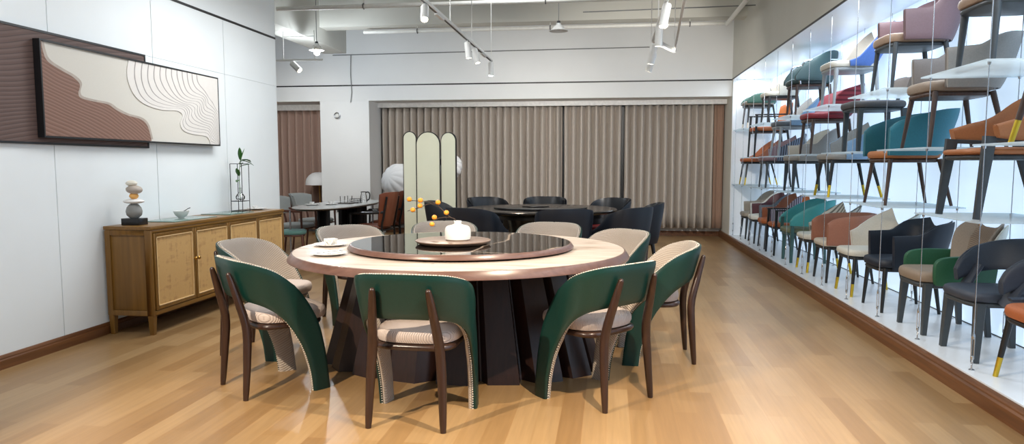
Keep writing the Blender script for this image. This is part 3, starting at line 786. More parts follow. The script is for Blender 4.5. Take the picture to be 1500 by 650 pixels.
MB().lathe([(0, 0), (.070, 0), (.078, .005), (.0815, .02), (.0825, .045), (.081, .066), (.075, .080), (.062, .089), (.036, .095), (.024, .099), (.021, .105), (.0245, .117), (.0235, .120), (.019, .119), (.017, .104), (.03, .092), (0, .088)], 40).obj('vase_body', 'porcelain', vs)
bb = thing('berry_branch', 'curved twig with eight orange fruits leaning out of the white vase', 'branch', (TX+.02, TY-.185, HT+.0705))
tw = [spline([(0, 0, .06), (-.015, .0, .125), (-.065, .01, .140), (-.12, .0, .135), (-.16, -.01, .118)], 16),
      spline([(-.045, .005, .138), (-.08, .01, .165), (-.12, .0, .208), (-.15, .0, .232), (-.23, .005, .240), (-.315, .0, .245)], 18),
      spline([(-.14, .0, .222), (-.19, .01, .222), (-.25, .0, .198), (-.32, -.01, .178)], 14)]
mb = MB()
for w in tw: mb.tube(w, [.0036-.0016*i/len(w) for i in range(len(w))], 6)
mb.obj('twig', 'twig', bb)
for p in ((-.310, .0, .252), (-.238, .0, .246), (-.240, -.005, .212), (-.285, -.01, .186), (-.125, .0, .234), (-.072, .0, .170), (-.148, -.005, .140), (-.16, -.02, .098)):
    o = MB().ball(p, .0165, 10, sz=.92).obj('fruit', 'berry', bb)
    cal = MB(); cx, cy, cz = p
    for k in range(5):
        a = 2*PI*k/5+.4
        cal.add([(cx+.004, cy, cz-.014), (cx+.013*math.cos(a-.35)+.006, cy+.013*math.sin(a-.35), cz-.012), (cx+.024*math.cos(a)+.006, cy+.024*math.sin(a), cz-.013), (cx+.013*math.cos(a+.35)+.006, cy+.013*math.sin(a+.35), cz-.012)], [(0, 1, 2), (0, 2, 3)])
    cal.obj('calyx', 'twig', o, smooth=False)
def plate(label, x, y, z, r=.105, name='plate'):
    p = thing(name, label, 'plate', (x, y, z))
    MB().lathe([(0, 0), (r*.62, 0), (r*.66, .003), (r*.95, .012), (r, .014), (r*.97, .017), (r*.66, .008), (0, .007)], 40).obj('plate_dish', 'porcelain', p)
    return p
plate('white plate with a spoon and folded cloth, nearer of the two on the round table', -1.66, 4.12, HT+.0005, .108)
plate('white plate carrying a white bowl and napkin, farther of the two on the round table', -1.84, 4.60, HT+.0005, .112)
nk = tag(MB().grid([[(-.06+.013*i, .028*math.sin(j*1.3)+(j-2)*.012, .004+.008*abs(math.sin(i*.9+j*1.7))) for j in range(5)] for i in range(10)]).obj('napkin', 'napkin'), 'folded white cloth lying on the nearer plate', 'napkin')
nk.location = (-1.64, 4.13, HT+.010); sm = nk.modifiers.new('s', 'SOLIDIFY'); sm.thickness = .003
sp_ = MB().tube([(-.07, 0, .004), (.0, 0, .010), (.05, 0, .014)], [.003, .003, .004], 8); sp_.ball((.068, 0, .016), .02, 8, sy=.65, sz=.25)
so = tag(sp_.obj('spoon', 'steel'), 'metal spoon lying across the nearer plate on the round table', 'spoon'); so.location = (-1.64, 4.07, HT+.018); so.rotation_euler = (0, 0, .5)
bo = thing('bowl', 'small white bowl on the farther plate of the round table', 'bowl', (-1.83, 4.58, HT+.008))
MB().lathe([(0, 0), (.02, 0), (.022, .005), (.042, .028), (.046, .042), (.043, .042), (.038, .028), (0, .008)], 28).obj('bowl_body', 'porcelain', bo)
n2 = MB()
for k in range(6):
    a = .3+k*1.05; w_ = .030-.002*(k % 3)
    n2.grid([[((.006+.026*u)*math.cos(a+v*.55), (.006+.026*u)*math.sin(a+v*.55), .012+.042*u-.018*u*u*(1+abs(v))+.004*(k % 2)) for v in (-1, -.5, 0, .5, 1)] for u in (0, .4, .8, 1.2, 1.5)])
n2 = tag(n2.obj('napkin', 'napkin'), 'white napkin folded upright in the small bowl', 'napkin'); n2.location = (-1.83, 4.58, HT+.012)
sm = n2.modifiers.new('s', 'SOLIDIFY'); sm.thickness = .003

# ------------------------------------------------------------------ black dining group at the back
BX, BY = -.85, 9.02
t = thing('dining_table', 'large round black dining table in front of the curtains', 'table', (BX, BY, 0))
MB().lathe([(0, .715), (.90, .715), (.95, .735), (.955, .75), (.945, .76), (0, .76)], 96).obj('tabletop', 'black_top', t)
MB().lathe([(0, .66), (.80, .66), (.80, .716), (0, .716)], 64).obj('apron', 'black_wood', t)
MB().lathe([(0, 0), (.52, 0), (.52, .03), (.44, .06), (.36, .35), (.42, .66), (0, .66)], 48).obj('pedestal', 'black_wood', t)
for k in range(4):
    a = PI/4+k*PI/2; leg_obj(t, (.70*math.cos(a), .70*math.sin(a), .70), (.74*math.cos(a), .74*math.sin(a), 0), (.045, .045), (.03, .03), 'black_wood', sq=True)
l2 = thing('lazy_susan', 'black glossy turntable in the middle of the black table', 'lazy susan', (BX, BY, .7605))
MB().lathe([(0, 0), (.56, 0), (.585, .006), (.585, .018), (.575, .022), (0, .022)], 96).obj('turntable', 'black_top', l2)
l3 = thing('tray', 'small round black tray on the black turntable', 'tray', (BX-.05, BY-.1, .7830))
MB().lathe([(0, 0), (.16, 0), (.175, .01), (.17, .014), (0, .012)], 48).obj('tray_disc', 'black_wood', l3)
def black_spec(seatm):
    T = [(0, .845), (.1, .845), (.2, .835), (.3, .80), (.39, .735), (.48, .655), (.56, .60), (.60, .585)]
    B = [(s*.97, .36) for s, z in T]
    return dict(plan=(.268, -.25, .2, 0), bands=[dict(T=T, B=B, out='navy_leather', lean=.16, lz=.4, th=.05, lw=(.15, .55), **{'in': 'black_leather'})],
                seat=(.222, -.215, .25, .38, .475, seatm), frame=('black_wood', .335),
                legs=dict(top=(.19, .19, -.2, .36), foot=(.215, .225, -.26), rt=.022, rb=.012, m='black_wood'))
bs = black_spec('black_leather'); rs = black_spec('red_leather')
gb = 'black leather chairs around the black table'
blk = [((-1.98, 9.02), bs, 'black leather tub chair left of the black table, behind the orange fruits'),
       ((-1.42, 7.82), bs, 'black leather tub chair with its back to us, right beside the white vase'),
       ((-.50, 7.78), bs, 'black leather tub chair with its back to us, at the middle of the black table'),
       ((.12, 8.08), bs, 'blue black tub chair at the right front of the black table, its back towards us'),
       ((.33, 8.95), rs, 'blue black tub chair at the right end of the black table, half hidden, red seat'),
       ((-1.62, 9.98), bs, 'black chair beyond the black table, leftmost of the three facing us'),
       ((-.90, 10.18), bs, 'black chair beyond the black table, middle one of the three facing us'),
       ((-.06, 9.96), rs, 'black chair with red seat beyond the black table, by the second curtain gap')]
first = {}
for (x, y), s_, lab in blk:
    rot = face(BX-x, BY-y); key = id(s_)
    if lab.startswith('blue black tub chair at the right front'): rot = face(-.80, .62)
    if key not in first: first[key] = make_chair('tub_chair', lab, (x, y, 0), rot, s_, gb)
    else: dup(first[key], lab, (x, y, 0), rot)

# ------------------------------------------------------------------ folding screen
t = thing('folding_screen', 'three panel folding screen with arched champagne mirror panels', 'screen', (-2.475, 9.78, 0))
def arch(w, h, n=24):
    r = w/2
    return [(-r, 0), (r, 0)]+[(r*math.cos(PI*i/n), h-r+r*math.sin(PI*i/n)) for i in range(n+1)]
for x, w, h, rz in ((-.262, .186, 1.75, .22), (.0, .338, 1.745, 0), (.287, .228, 1.735, -.2)):
    mt = Matrix.Translation((x, .0, .012)) @ Matrix.Rotation(rz, 4, 'Z')
    p = MB().prism(arch(w, h), 1, -.012, .018).xf(mt).obj('panel_frame', 'black_metal', t, smooth=False)
    MB().prism([(a*(1-.02/w*1.0), .012+b*(1-.016/h)) for a, b in arch(w, h-.008)], 1, -.0165, -.0121).xf(mt).obj('mirror_panel', 'screen', p, smooth=False)
for x, z in ((-.170, .5), (-.170, 1.3), (.172, .5), (.172, 1.3)):
    MB().tube([(x, .02, z), (x, .02, z+.08)], .008, 8).obj('hinge', 'black_metal', t)

# ------------------------------------------------------------------ pleated shades and dome lamp
def puff(label, x, y, z, r):
    t = thing('pleated_lamp', label, 'floor lamp', (x, y, 0))
    n = 96; rows = []
    for i in range(1, 18):
        th = PI*i/18; rr = r*math.sin(th)**.85; rows.append([((rr*(1+.09*abs(math.sin(6*a+.5*math.cos(th)))))*math.cos(a), (rr*(1+.09*abs(math.sin(6*a+.5*math.cos(th)))))*math.sin(a), z-r*.95*math.cos(th)) for a in [2*PI*k/n for k in range(n)]])
    MB().grid(rows, cv=True, capu=True).xf(Matrix.Translation((0, 0, z)) @ Matrix.Rotation(-.9, 4, 'Y') @ Matrix.Rotation(.9, 4, 'X') @ Matrix.Translation((0, 0, -z))).obj('lamp_shade', 'shade', t)
    MB().tube([(0, 0, .015), (0, 0, z-r*.9)], .012, 10).obj('pole', 'black_metal', t)
    MB().lathe([(0, 0), (.14, 0), (.14, .012), (.02, .02), (0, .02)], 32).obj('base', 'black_metal', t)
puff('white pleated paper balloon lamp left of the folding screen', -3.44, 11.6, 1.03, .275)
puff('white pleated paper lamp peeping out right of the folding screen', -2.60, 11.6, 1.27, .215)
t = thing('dome_lamp', 'white dome floor lamp in front of the rose brown curtain', 'floor lamp', (-5.43, 13.08, 0))
MB().lathe([(.25, .925), (.248, .97), (.23, 1.045), (.19, 1.10), (.13, 1.145), (.07, 1.162), (0, 1.167), (0, 1.16), (.07, 1.153), (.125, 1.135), (.185, 1.09), (.223, 1.04), (.241, .97), (.243, .925)], 48).obj('lamp_shade', 'shade', t)
MB().tube([(0, 0, .01), (.02, 0, .5), (0, 0, 1.15)], .011, 10).obj('pole', 'brass', t)
MB().lathe([(0, 0), (.15, 0), (.15, .015), (.02, .025), (0, .025)], 32).obj('base', 'brass', t)

# ------------------------------------------------------------------ small dining group at the left
LX, LY = -3.80, 9.90
t = thing('dining_table', 'oval dining table with thin pale top and dark slatted legs, left by the pier', 'table', (LX, LY, 0))
def sup(a, b, z, n=80, e=2.4): return [(math.copysign(abs(math.cos(2*PI*k/n))**(2/e), math.cos(2*PI*k/n))*a, math.copysign(abs(math.sin(2*PI*k/n))**(2/e), math.sin(2*PI*k/n))*b, z) for k in range(n)]
MB().grid([sup(.39, 1.17, .730), sup(.415, 1.21, .740), sup(.415, 1.21, .75), sup(.41, 1.205, .75)], cv=True, capu=True).obj('tabletop', P('pale_grey_top', (196, 198, 196), .25), t)
MB().grid([sup(.37, 1.14, .712), sup(.39, 1.17, .7295)], cv=True, capu=True).obj('top_edge', 'black_wood', t)
for y0, big in ((-.62, .10), (.50, .25)):
    mb = MB(); n = 28; rows = []
    for z, k in ((.0, 1.0), (.04, 1.0), (.705, 1.0)):
        r = []
        for i in range(n*2):
            a = PI*i/n; rr = big if i % 2 else big*.87
            r.append((rr*math.cos(a)*.8, y0+rr*math.sin(a)*1.1, z))
        rows.append(r)
    mb.grid(rows, cv=True, capu=True).obj('slatted_leg', 'black_wood', t, smooth=False)
for x, y in ((-.30, -1.0), (.36, .35)): MB().tube([(x, y, 0), (x, y, .71)], .012, 10).obj('metal_leg', 'steel', t)
ZL = .7505
tr = thing('tray', 'dark rectangular tray with glasses on the oval table', 'tray', (-3.74, 9.98, ZL))
MB().box(-.12, .12, -.17, .17, 0, .012).obj('tray_base', 'tray', tr, bevel=.003)
for i, (dx, dy) in enumerate(((-.03, -.07), (.03, .06))):
    gl = thing('drinking_glass', ('clear tumbler on the dark tray, left one' if i == 0 else 'clear tumbler on the dark tray, right one'), 'glass', (-3.74+dx, 9.98+dy, ZL+.0125))
    MB().lathe([(0, 0), (.032, 0), (.038, .095), (.035, .095), (.030, .008), (0, .008)], 20).obj('tumbler', 'glass', gl)
bk = thing('wire_caddy', 'small dark wire caddy beside the carafe on the oval table', 'caddy', (-3.64, 10.10, ZL))
mb = MB()
for z in (.003, .03, .06):
    c = [(-.06, -.08, z), (.06, -.08, z), (.06, .08, z), (-.06, .08, z)]
    for i in range(4): mb.tube([c[i], c[(i+1) % 4]], .003, 6)
for x, y in ((-.06, -.08), (.06, -.08), (.06, .08), (-.06, .08), (.06, 0), (-.06, 0)): mb.tube([(x, y, 0), (x, y, .06)], .003, 6)
mb.obj('wire_frame', 'black_metal', bk)
cf = thing('carafe', 'clear carafe with thick black handle at the far end of the oval table', 'carafe', (-3.60, 10.32, ZL))
MB().lathe([(0, 0), (.05, 0), (.055, .02), (.045, .09), (.036, .13), (.040, .15), (.036, .15), (.032, .13), (.041, .09), (.05, .02), (0, .008)], 28).obj('carafe_glass', 'glass', cf)
MB().tube(spline([(.035, .0, .145), (.075, .0, .15), (.095, .0, .11), (.085, .0, .05), (.058, .0, .03)], 14), .009, 8).obj('handle', 'black_metal', cf)
MB().lathe([(0, .148), (.041, .148), (.041, .158), (0, .162)], 24).obj('lid', 'black_metal', cf)
for lab, x, y in (('white dish at the near left end of the oval table', -4.02, 9.42), ('white dish between its neighbour and the dark tray on the oval table', -3.83, 9.62)):
    plate(lab, x, y, ZL, .10)
for lab, x, y in (('white cup on the near dish of the oval table', -4.02, 9.42), ('white cup on the dish next to the dark tray', -3.83, 9.62)):
    c = thing('teacup', lab, 'cup', (x, y, ZL+.008)); MB().lathe([(0, 0), (.02, 0), (.033, .02), (.036, .04), (.033, .04), (.03, .02), (0, .006)], 20).obj('cup_body', 'porcelain', c)

def arm_chair_spec(wood, pad, seatm, pad_z=(.56, .86), arms=True, arm_z=.655, hwp=.24, lean=.28, legsq=False, pad_out=None):
    plan = (.262, -.255, .26, 0)
    e = []
    def back_posts(t):
        for sx in (-1, 1):
            pts = spline([(sx*.205, -.275, 0), (sx*.205, -.235, .42), (sx*.205, -.265, .6), (sx*.20, -.29-lean*.12, pad_z[1]-.06)], 12)
            MB().tube(pts, [.015]*12, 10).obj('rear_leg', wood, t)
            leg_obj(t, (sx*.225, .215, arm_z if arms else .42), (sx*.235, .235, 0), .016, .012, wood)
            if arms: MB().tube(spline([(sx*.225, .235, arm_z), (sx*.245, .08, arm_z+.005), (sx*.245, -.12, arm_z+.01), (sx*.21, -.262, arm_z+.02)], 12), [(.012, .018)]*12, 8).obj('armrest', wood, t)
        for y in (.205, -.225): MB().tube([(-.22, y, .405), (.22, y, .405)], (.018, .012), 8).obj('rail', wood, t)
    e.append(back_posts)
    T = [(0, pad_z[1]), (.09, pad_z[1]), (.17, pad_z[1]-.008), (hwp, pad_z[1]-.03)]
    B = [(0, pad_z[0]), (.09, pad_z[0]), (.17, pad_z[0]+.005), (hwp, pad_z[0]+.02)]
    return dict(plan=plan, bands=[dict(T=T, B=B, out=pad_out or pad, lean=lean, lz=.45, th=.05, lw=(.4, .9), oname='back_cover', **{'in': pad})],
                seat=(.225, -.215, .245, .415, .475, seatm), frame=(wood, .39), extra=e)
wal = 'chair_wood'; M['chair_wood'] = mat_wood('chair_wood', (84, 48, 36), (108, 66, 50), .35, 'Z', 1, .04)
cloth('grey_weave', (150, 152, 148)); cloth('teal_weave', (94, 132, 122))
leather('tan_brown', (116, 60, 36)); 
g_ = arm_chair_spec(wal, 'grey_weave', 'grey_weave', (.60, .86))
a1 = make_chair('armchair', 'dark wood armchair with grey back pad, beside the sideboard end at the oval table', (-4.44, 9.78, 0), face(1, -.05), g_, 'grey armchairs at the oval table')
a2 = dup(a1, 'dark wood armchair with grey pad behind its neighbour, partly under the oval table', (-4.54, 10.75, 0), face(1, -.1))
t = thing('stool', 'low stool with teal green seat at the near end of the oval table', 'stool', (-4.12, 8.98, 0), .4)
cushion(MB(), .19, -.19, .19, .40, .455, .012, 3).obj('seat', 'teal_weave', t)
cushion(MB(), .175, -.175, .175, .375, .402, 0, 3).obj('seat_frame', 'chair_wood', t)
for sx in (-1, 1):
    for sy in (-1, 1): leg_obj(t, (sx*.13, sy*.13, .385), (sx*.165, sy*.165, 0), .015, .010, 'chair_wood')
b_ = arm_chair_spec('black_wood', 'tan_brown', 'tan_brown', (.46, .93), arm_z=.64, hwp=.215, lean=.2)
a3 = make_chair('armchair', 'brown leather armchair with dark arms, nearer of the pair left of the screen', (-3.27, 9.72, 0), face(-1, .12), b_, 'brown leather armchairs at the oval table')
dup(a3, 'brown leather armchair farther back, tucked beside the folding screen edge', (-3.27, 10.50, 0), face(-1, .05))

# ------------------------------------------------------------------ display of chairs
DX = 2.375; ROT = PI/2; PITCH = .745; Y0 = 4.40
def yc(k): return Y0+PITCH*(k+.5)
LEV = {'p': .12, 'c': .97, 'd': 1.405, 'e': 1.868}
def legs(m, tip=None, sq=False, splay=.03, rt=.02, rb=.012, zt=.40, w=.19, yf=.18, yr=-.18, yrf=None, tip_all=True):
    return dict(top=(w, yf, yr, zt), foot=(w+splay, yf+splay*.9, yrf if yrf is not None else yr-splay*1.9), rt=rt, rb=rb, m=m, sq=sq, tip=tip, tip_all=tip_all)
def T_arm(hb, ha, hf=None):
    return [(0, hb), (.12, hb), (.22, hb-.025), (.31, (hb+ha)/2+.02), (.40, ha+.012), (.50, ha), (.60, (hf or ha)-.006)]
def flat_B(T, z, k=.98): return [(s*k, z) for s, _ in T]
def T_wing(hb, hf=.47, k=1.0):
    return [(0, hb), (.11, hb), (.175, hb-.015), (.225, hb-.08), (.285, (hb+hf)/2), (.365, hf+.05), (.46, hf)]
def tub(out, inn, seat, lg, hb=.83, ha=.66, hf=None, bz=.40, plan=(.268, -.25, .18, 0), th=.05, lean=.2, fr=None, lw=(.15, .5), dome=.02, sz=.48):
    T = T_arm(hb, ha, hf)
    return dict(plan=plan, bands=[dict(T=T, B=flat_B(T, bz), out=out, th=th, lean=lean, lw=lw, lz=.45, **{'in': inn})],
                seat=(.222, -.21, .245, .40, sz, seat), dome=dome, frame=(fr or lg['m'], .365), legs=lg)
def wing(out, inn, seat, lg, hb=.88, hf=.47, bz=.41, th=.045, lean=.46, plan=(.25, -.205, .17, -.05), fr=None, sz=.475, lw=(.2, .7)):
    T = T_wing(hb, hf)
    return dict(plan=plan, bands=[dict(T=T, B=flat_B(T, bz), out=out, th=th, lean=lean, lw=lw, lz=.45, **{'in': inn})],
                seat=(.235, -.22, .25, .405, sz, seat), frame=(fr or lg['m'], .37), legs=lg)
def shoe(out, inn, seat, lg, hb=.80, hs=.72, hf=.68, bb=.42, bf=.42, th=.055, lean=.15, plan=(.275, -.235, .275, 0), fr=None, reach=.62, lw=(.2, .6)):
    q = reach/.62
    T = [(0, hb), (.13*q, hb), (.26*q, hb-.012), (.38*q, (hb+hs)/2), (.50*q, hs), (.57*q, (hs+hf)/2), (reach, hf-.02)]
    B = [(0, bb), (.13*q, bb), (.26*q, bb), (.38*q, bb+(bf-bb)*.4), (.50*q, bb+(bf-bb)*.8), (.57*q, bf), (reach, bf)]
    return dict(plan=plan, bands=[dict(T=T, B=B, out=out, th=th, lean=lean, lw=lw, lz=.45, **{'in': inn})],
                seat=(.225, -.215, .25, .405, .475, seat), frame=(fr or lg['m'], .37), legs=lg)
C = {}
for n, c in dict(beige_grey=(150, 142, 130), off_white=(214, 214, 206), burgundy=(84, 46, 52), slate=(96, 104, 112), chestnut=(142, 84, 56), rust=(176, 98, 54), orange=(188, 104, 48),
                 teal=(64, 148, 148), sage=(110, 116, 92), cream=(206, 202, 190), terracotta=(158, 104, 82), light_beige=(196, 186, 170), navy=(26, 34, 48), taupe=(138, 122, 106),
                 leaf_green=(30, 84, 56), graphite=(54, 60, 72), blue_grey=(128, 146, 166), stone_grey=(146, 142, 136), bright_blue=(74, 108, 176), petrol=(28, 92, 104), mid_teal=(44, 118, 134),
                 tan=(168, 106, 62), wine=(140, 40, 52), charcoal=(72, 72, 74), mauve=(112, 88, 92), olive=(110, 106, 48), dark_teal=(44, 70, 72), pale_blue=(140, 172, 204), mouse=(112, 104, 98), sand=(150, 126, 106), forest=(46, 84, 72)).items():
    C[n] = n+'_hide'; leather(C[n], c)
M['stripe_grey'] = mat_stripe('channelled_grey', (96, 92, 82), (186, 180, 166), .034, 'X')
M['stripe_mauve'] = mat_stripe('channelled_mauve', (60, 56, 70), (170, 160, 172), .030, 'Y')
M['stripe_slate'] = mat_stripe('slatted_slate', (48, 52, 62), (128, 136, 152), .030, 'Y')
M['quilt_taupe'] = mat_quilt('quilted_taupe', (146, 126, 108), (80, 66, 56), .014)
M['leg_grey'] = mat_plain('dark_grey_leg', (58, 64, 68), .45); M['leg_black'] = mat_plain('black_leg', (26, 28, 30), .4)
M['leg_silver'] = mat_plain('silver_leg', (150, 156, 160), .4); M['leg_brown'] = mat_wood('brown_leg', (58, 42, 36), (82, 62, 52), .4)
M['leg_teal'] = mat_plain('teal_grey_leg', (60, 92, 92), .4)
GT = ('gold', .13)
def post_front(m, zt, w=.265, y=.2, sz=(.018, .028)):
    def f(t):
        for sx in (-1, 1): MB().tube([(sx*(w-.01), y, zt), (sx*w, y, .38)], [sz, sz], 8, sq=True).obj('arm_post', m, t)
    return f
def chrome_arm(t):
    for sx in (-1, 1):
        MB().tube(spline([(sx*.24, .16, .40), (sx*.26, .17, .50), (sx*.27, .14, .66), (sx*.27, .05, .695), (sx*.27, -.1, .70), (sx*.24, -.26, .70)], 20), .010, 8).obj('arm_tube', 'chrome', t)
def panel_arms(out, m2):
    def f(t):
        pl = plan_fn(.27, -.2, .1, 0)
        for sx in (-1, 1):
            mb = MB()
            prof = spline([(-.22, .44), (-.22, .60), (-.1, .625), (.08, .62), (.16, .58), (.17, .48), (.16, .40)], 24)+[(.0, .385), (-.22, .385)]
            mb.prism(prof, 0, sx*.225, sx*.275); mb.obj('arm_panel', out, t, bevel=.010)
    return f
def quilted_inset(m):
    def f(t):
        mb, pt = band(plan_fn(.25, -.235, .2, 0), [(0, .845), (.08, .845), (.13, .83), (.16, .78)], [(0, .50), (.08, .50), (.13, .50), (.16, .50)], -.040, -.02, lean=.25, lz=.45, lw=(.3, .8))
        mb.obj('quilted_inset', m, t)
    return f
def slim_frame(m):
    # black wood arm frame with flat arms
    def f(t):
        for sx in (-1, 1):
            leg_obj(t, (sx*.235, .21, .66), (sx*.24, .235, 0), (.016, .018), (.011, .012), m, sq=True)
            MB().tube(spline([(sx*.215, -.30, 0), (sx*.215, -.235, .42), (sx*.21, -.265, .66), (sx*.20, -.31, .80)], 10), [(.014, .016)]*10, 8, sq=True).obj('rear_leg', m, t)
            MB().tube([(sx*.237, .235, .66), (sx*.235, -.27, .665)], (.020, .010), 8, sq=True).obj('armrest', m, t)
        for y in (.2, -.22): MB().tube([(-.23, y, .40), (.23, y, .40)], (.016, .022), 8, sq=True).obj('rail', m, t)
    return f
def pad_back(inn, out, z0, z1, seat, m, w=.22, lean=.28, fz=.385):
    T = [(0, z1), (.08, z1), (.16, z1-.008), (w, z1-.035)]; B = [(0, z0), (.08, z0), (.16, z0), (w, z0+.01)]
    return dict(plan=(.27, -.25, .25, 0), bands=[dict(T=T, B=B, out=out, th=.06, lean=lean, lw=(.5, .9), lz=.45, oname='back_cover', **{'in': inn})],
                seat=(.225, -.215, .25, .41, .475, seat), frame=(m, fz), extra=[slim_frame(m)])
def lowband(spec, **b):
    spec['bands'].append(b); return spec

gp, gs_ = 'chairs on the display floor', 'chairs on the glass shelves'
def put(k, lev, name, label, sp, dx=0, dr=0, dy=0):
    z = LEV[lev]+(.0005 if lev == 'p' else .0105)
    t = make_chair(name, label, (DX+dx, yc(k)+dy, z), ROT+dr, sp, gp if lev == 'p' else gs_)
    t.scale = (1, 1, {'p': .89, 'c': .91, 'd': .95, 'e': .92}[lev])
    return t
Cc = lambda n: C[n]
# floor row, from the near end
put(-1, 'p', 'display_chair', 'orange seated chair with gold tipped black legs, nearest on the display floor', tub(Cc('graphite'), Cc('graphite'), Cc('rust'), legs('leg_black', GT, splay=.045), .82, .50, bz=.47), dy=.02)
b10 = shoe(Cc('graphite'), Cc('graphite'), Cc('graphite'), legs('leg_grey', None, True, .02, rt=.028, rb=.018), .795, .74, .68, .57, .53, reach=.50, lean=.25)
b10['bands'][0]['T'] = [(0, .80), (.13, .80), (.24, .785), (.33, .755), (.41, .71), (.48, .64), (.51, .57)]; b10['bands'][0]['B'] = [(0, .575), (.13, .575), (.24, .57), (.33, .555), (.41, .53), (.47, .50), (.50, .48)]
b10['bands'].append(dict(T=[(.46, .62), (.52, .60), (.57, .57), (.60, .55)], B=[(.46, .40), (.52, .40), (.57, .40), (.60, .40)], out=Cc('graphite'), th=.05, oname='arm_support', iname='arm_lining', **{'in': Cc('graphite')}))
b10['bands'] = b10['bands'][:1]
def b10_arm(t):
    for sx in (-1, 1): MB().tube(spline([(sx*.272, -.02, .60), (sx*.268, .03, .50), (sx*.245, .08, .40)], 8), [(.026, .06)]*8, 10).obj('arm_support', C['graphite'], t)
b10['extra'] = [b10_arm]
put(0, 'p', 'display_chair', 'dark grey chair with wraparound open back, beside the orange seated one on the display floor', b10)
b9 = dict(plan=(.24, -.235, .2, 0), bands=[dict(T=[(0, .885), (.08, .885), (.15, .875), (.20, .85), (.235, .79), (.25, .70)], B=[(s*1.0, .42) for s in (0, .08, .15, .20, .235, .25)], out=Cc('cream'), th=.07, lean=.25, lw=(.4, .9), **{'in': Cc('taupe')})],
          seat=(.22, -.215, .255, .41, .50, Cc('taupe')), frame=('leg_grey', .365), legs=legs('leg_grey', None, True, .02, rt=.026, rb=.016), extra=[panel_arms(Cc('leaf_green'), None), quilted_inset('quilt_taupe')])
put(1, 'p', 'display_chair', 'taupe chair with quilted back and green leather arm panels on the display floor', b9, dy=-.03)
put(2, 'p', 'display_chair', 'shiny navy leather armchair with high sides on the display floor', tub(Cc('navy'), Cc('navy'), Cc('navy'), legs('leg_black', None, False, .025, rt=.021), .845, .70, bz=.385, lean=.22))
put(3, 'p', 'display_chair', 'cream chair with sloping winged back and gold tipped legs on the display floor', wing(Cc('off_white'), Cc('light_beige'), Cc('cream'), legs('leg_black', GT, splay=.035), .92, .62), dy=-.03)
put(4, 'p', 'display_chair', 'terracotta horseshoe backed chair with pale seat on the display floor', shoe(Cc('terracotta'), Cc('terracotta'), Cc('light_beige'), legs('leg_black', None, False, .03), .775, .74, .69, .43, .43))
b5 = wing('stripe_grey', 'stripe_grey', Cc('cream'), legs('leg_black', GT, splay=.035), .90, .58)
put(5, 'p', 'display_chair', 'cream seated chair with vertically striped back and gold tipped legs on the display floor', b5, dy=-.05)
b4 = shoe(Cc('teal'), Cc('teal'), Cc('sage'), legs('leg_teal', None, True, .01, rt=.024, rb=.016), .86, .70, .60, .50, .51, lean=.3)
b4['extra'] = [post_front('leg_teal', .60)]
put(6, 'p', 'display_chair', 'teal curved back chair with dark front posts on the display floor', b4)
b3 = pad_back(Cc('orange'), Cc('burgundy'), .56, .87, Cc('rust'), 'leg_black')
put(7, 'p', 'display_chair', 'chair with small orange back panel and thin black wooden arms on the display floor', b3)
put(8, 'p', 'display_chair', 'chestnut brown tub chair with striped outer side on the display floor', tub('stripe_mauve', Cc('chestnut'), Cc('rust'), legs('leg_grey', None, False, .03), .88, .64), dy=-.05)
put(9, 'p', 'display_chair', 'burgundy lined tub chair with slate outside on the display floor', tub(Cc('slate'), Cc('burgundy'), Cc('off_white'), legs('leg_black', None, False, .03), .87, .66), dy=-.05)
put(10, 'p', 'display_chair', 'grey beige armchair with white outside, farthest on the display floor', tub(Cc('off_white'), Cc('beige_grey'), Cc('beige_grey'), legs('leg_black', None, False, .03), .88, .66), dy=-.1)
# shelves at about one metre
c0 = pad_back(Cc('tan'), Cc('tan'), .50, .80, Cc('tan'), 'leg_grey', .30)
c0['bands'][0].update(T=[(0, .86), (.15, .85), (.25, .79), (.36, .68), (.48, .64), (.60, .60)], B=[(0, .50), (.15, .50), (.25, .50), (.36, .50), (.48, .505), (.58, .52)], lean=.2, lw=(.2, .6))
c0['plan'] = (.27, -.24, .24, 0); c0['seat'] = (.24, -.215, .29, .415, .455, Cc('tan'))
def wide_legs(t):
    for sx in (-1, 1):
        leg_obj(t, (sx*.235, .20, .53), (sx*.245, .25, 0), (.034, .018), (.018, .014), 'leg_grey', True)
        leg_obj(t, (sx*.22, -.19, .50), (sx*.25, -.33, 0), (.034, .018), (.016, .014), 'leg_grey', True)
        MB().tube([(sx*.235, .20, .515), (sx*.225, -.20, .495)], (.016, .014), 8, sq=True).obj('arm_rail', 'leg_grey', t)
c0['extra'] = [wide_legs]; c0['frame'] = ('leg_grey', .38)
put(0, 'c', 'display_chair', 'tan leather chair with wide dark grey legs on the nearest low glass shelf', c0)
put(2, 'c', 'display_chair', 'teal blue chair with tan seat on the lowest row of glass shelves', shoe(Cc('mid_teal'), Cc('petrol'), Cc('tan'), legs('leg_brown', None, False, .045, rt=.019), .83, .74, .68, .43, .43, lean=.3))
put(4, 'c', 'display_chair', 'pale blue chair with grey lining and gold tipped legs on a low glass shelf', wing(Cc('pale_blue'), Cc('stone_grey'), Cc('stone_grey'), legs('leg_black', GT, splay=.05), .88, .60))
put(6, 'c', 'display_chair', 'stone beige tub chair with grey metal legs on a low glass shelf', tub(Cc('stone_grey'), Cc('light_beige'), Cc('stone_grey'), legs('leg_grey', None, True, .02, rt=.024), .84, .62))
put(8, 'c', 'display_chair', 'dusky mauve chair with slatted slate side on a low glass shelf', wing('stripe_slate', Cc('mauve'), Cc('mauve'), legs('leg_grey', None, False, .03), .86, .60))
put(10, 'c', 'display_chair', 'rust orange chair with pale tipped slim legs, farthest on the lowest glass shelves', wing(Cc('chestnut'), Cc('rust'), Cc('rust'), legs('leg_black', GT, splay=.05, rt=.016, rb=.009), .84, .50))
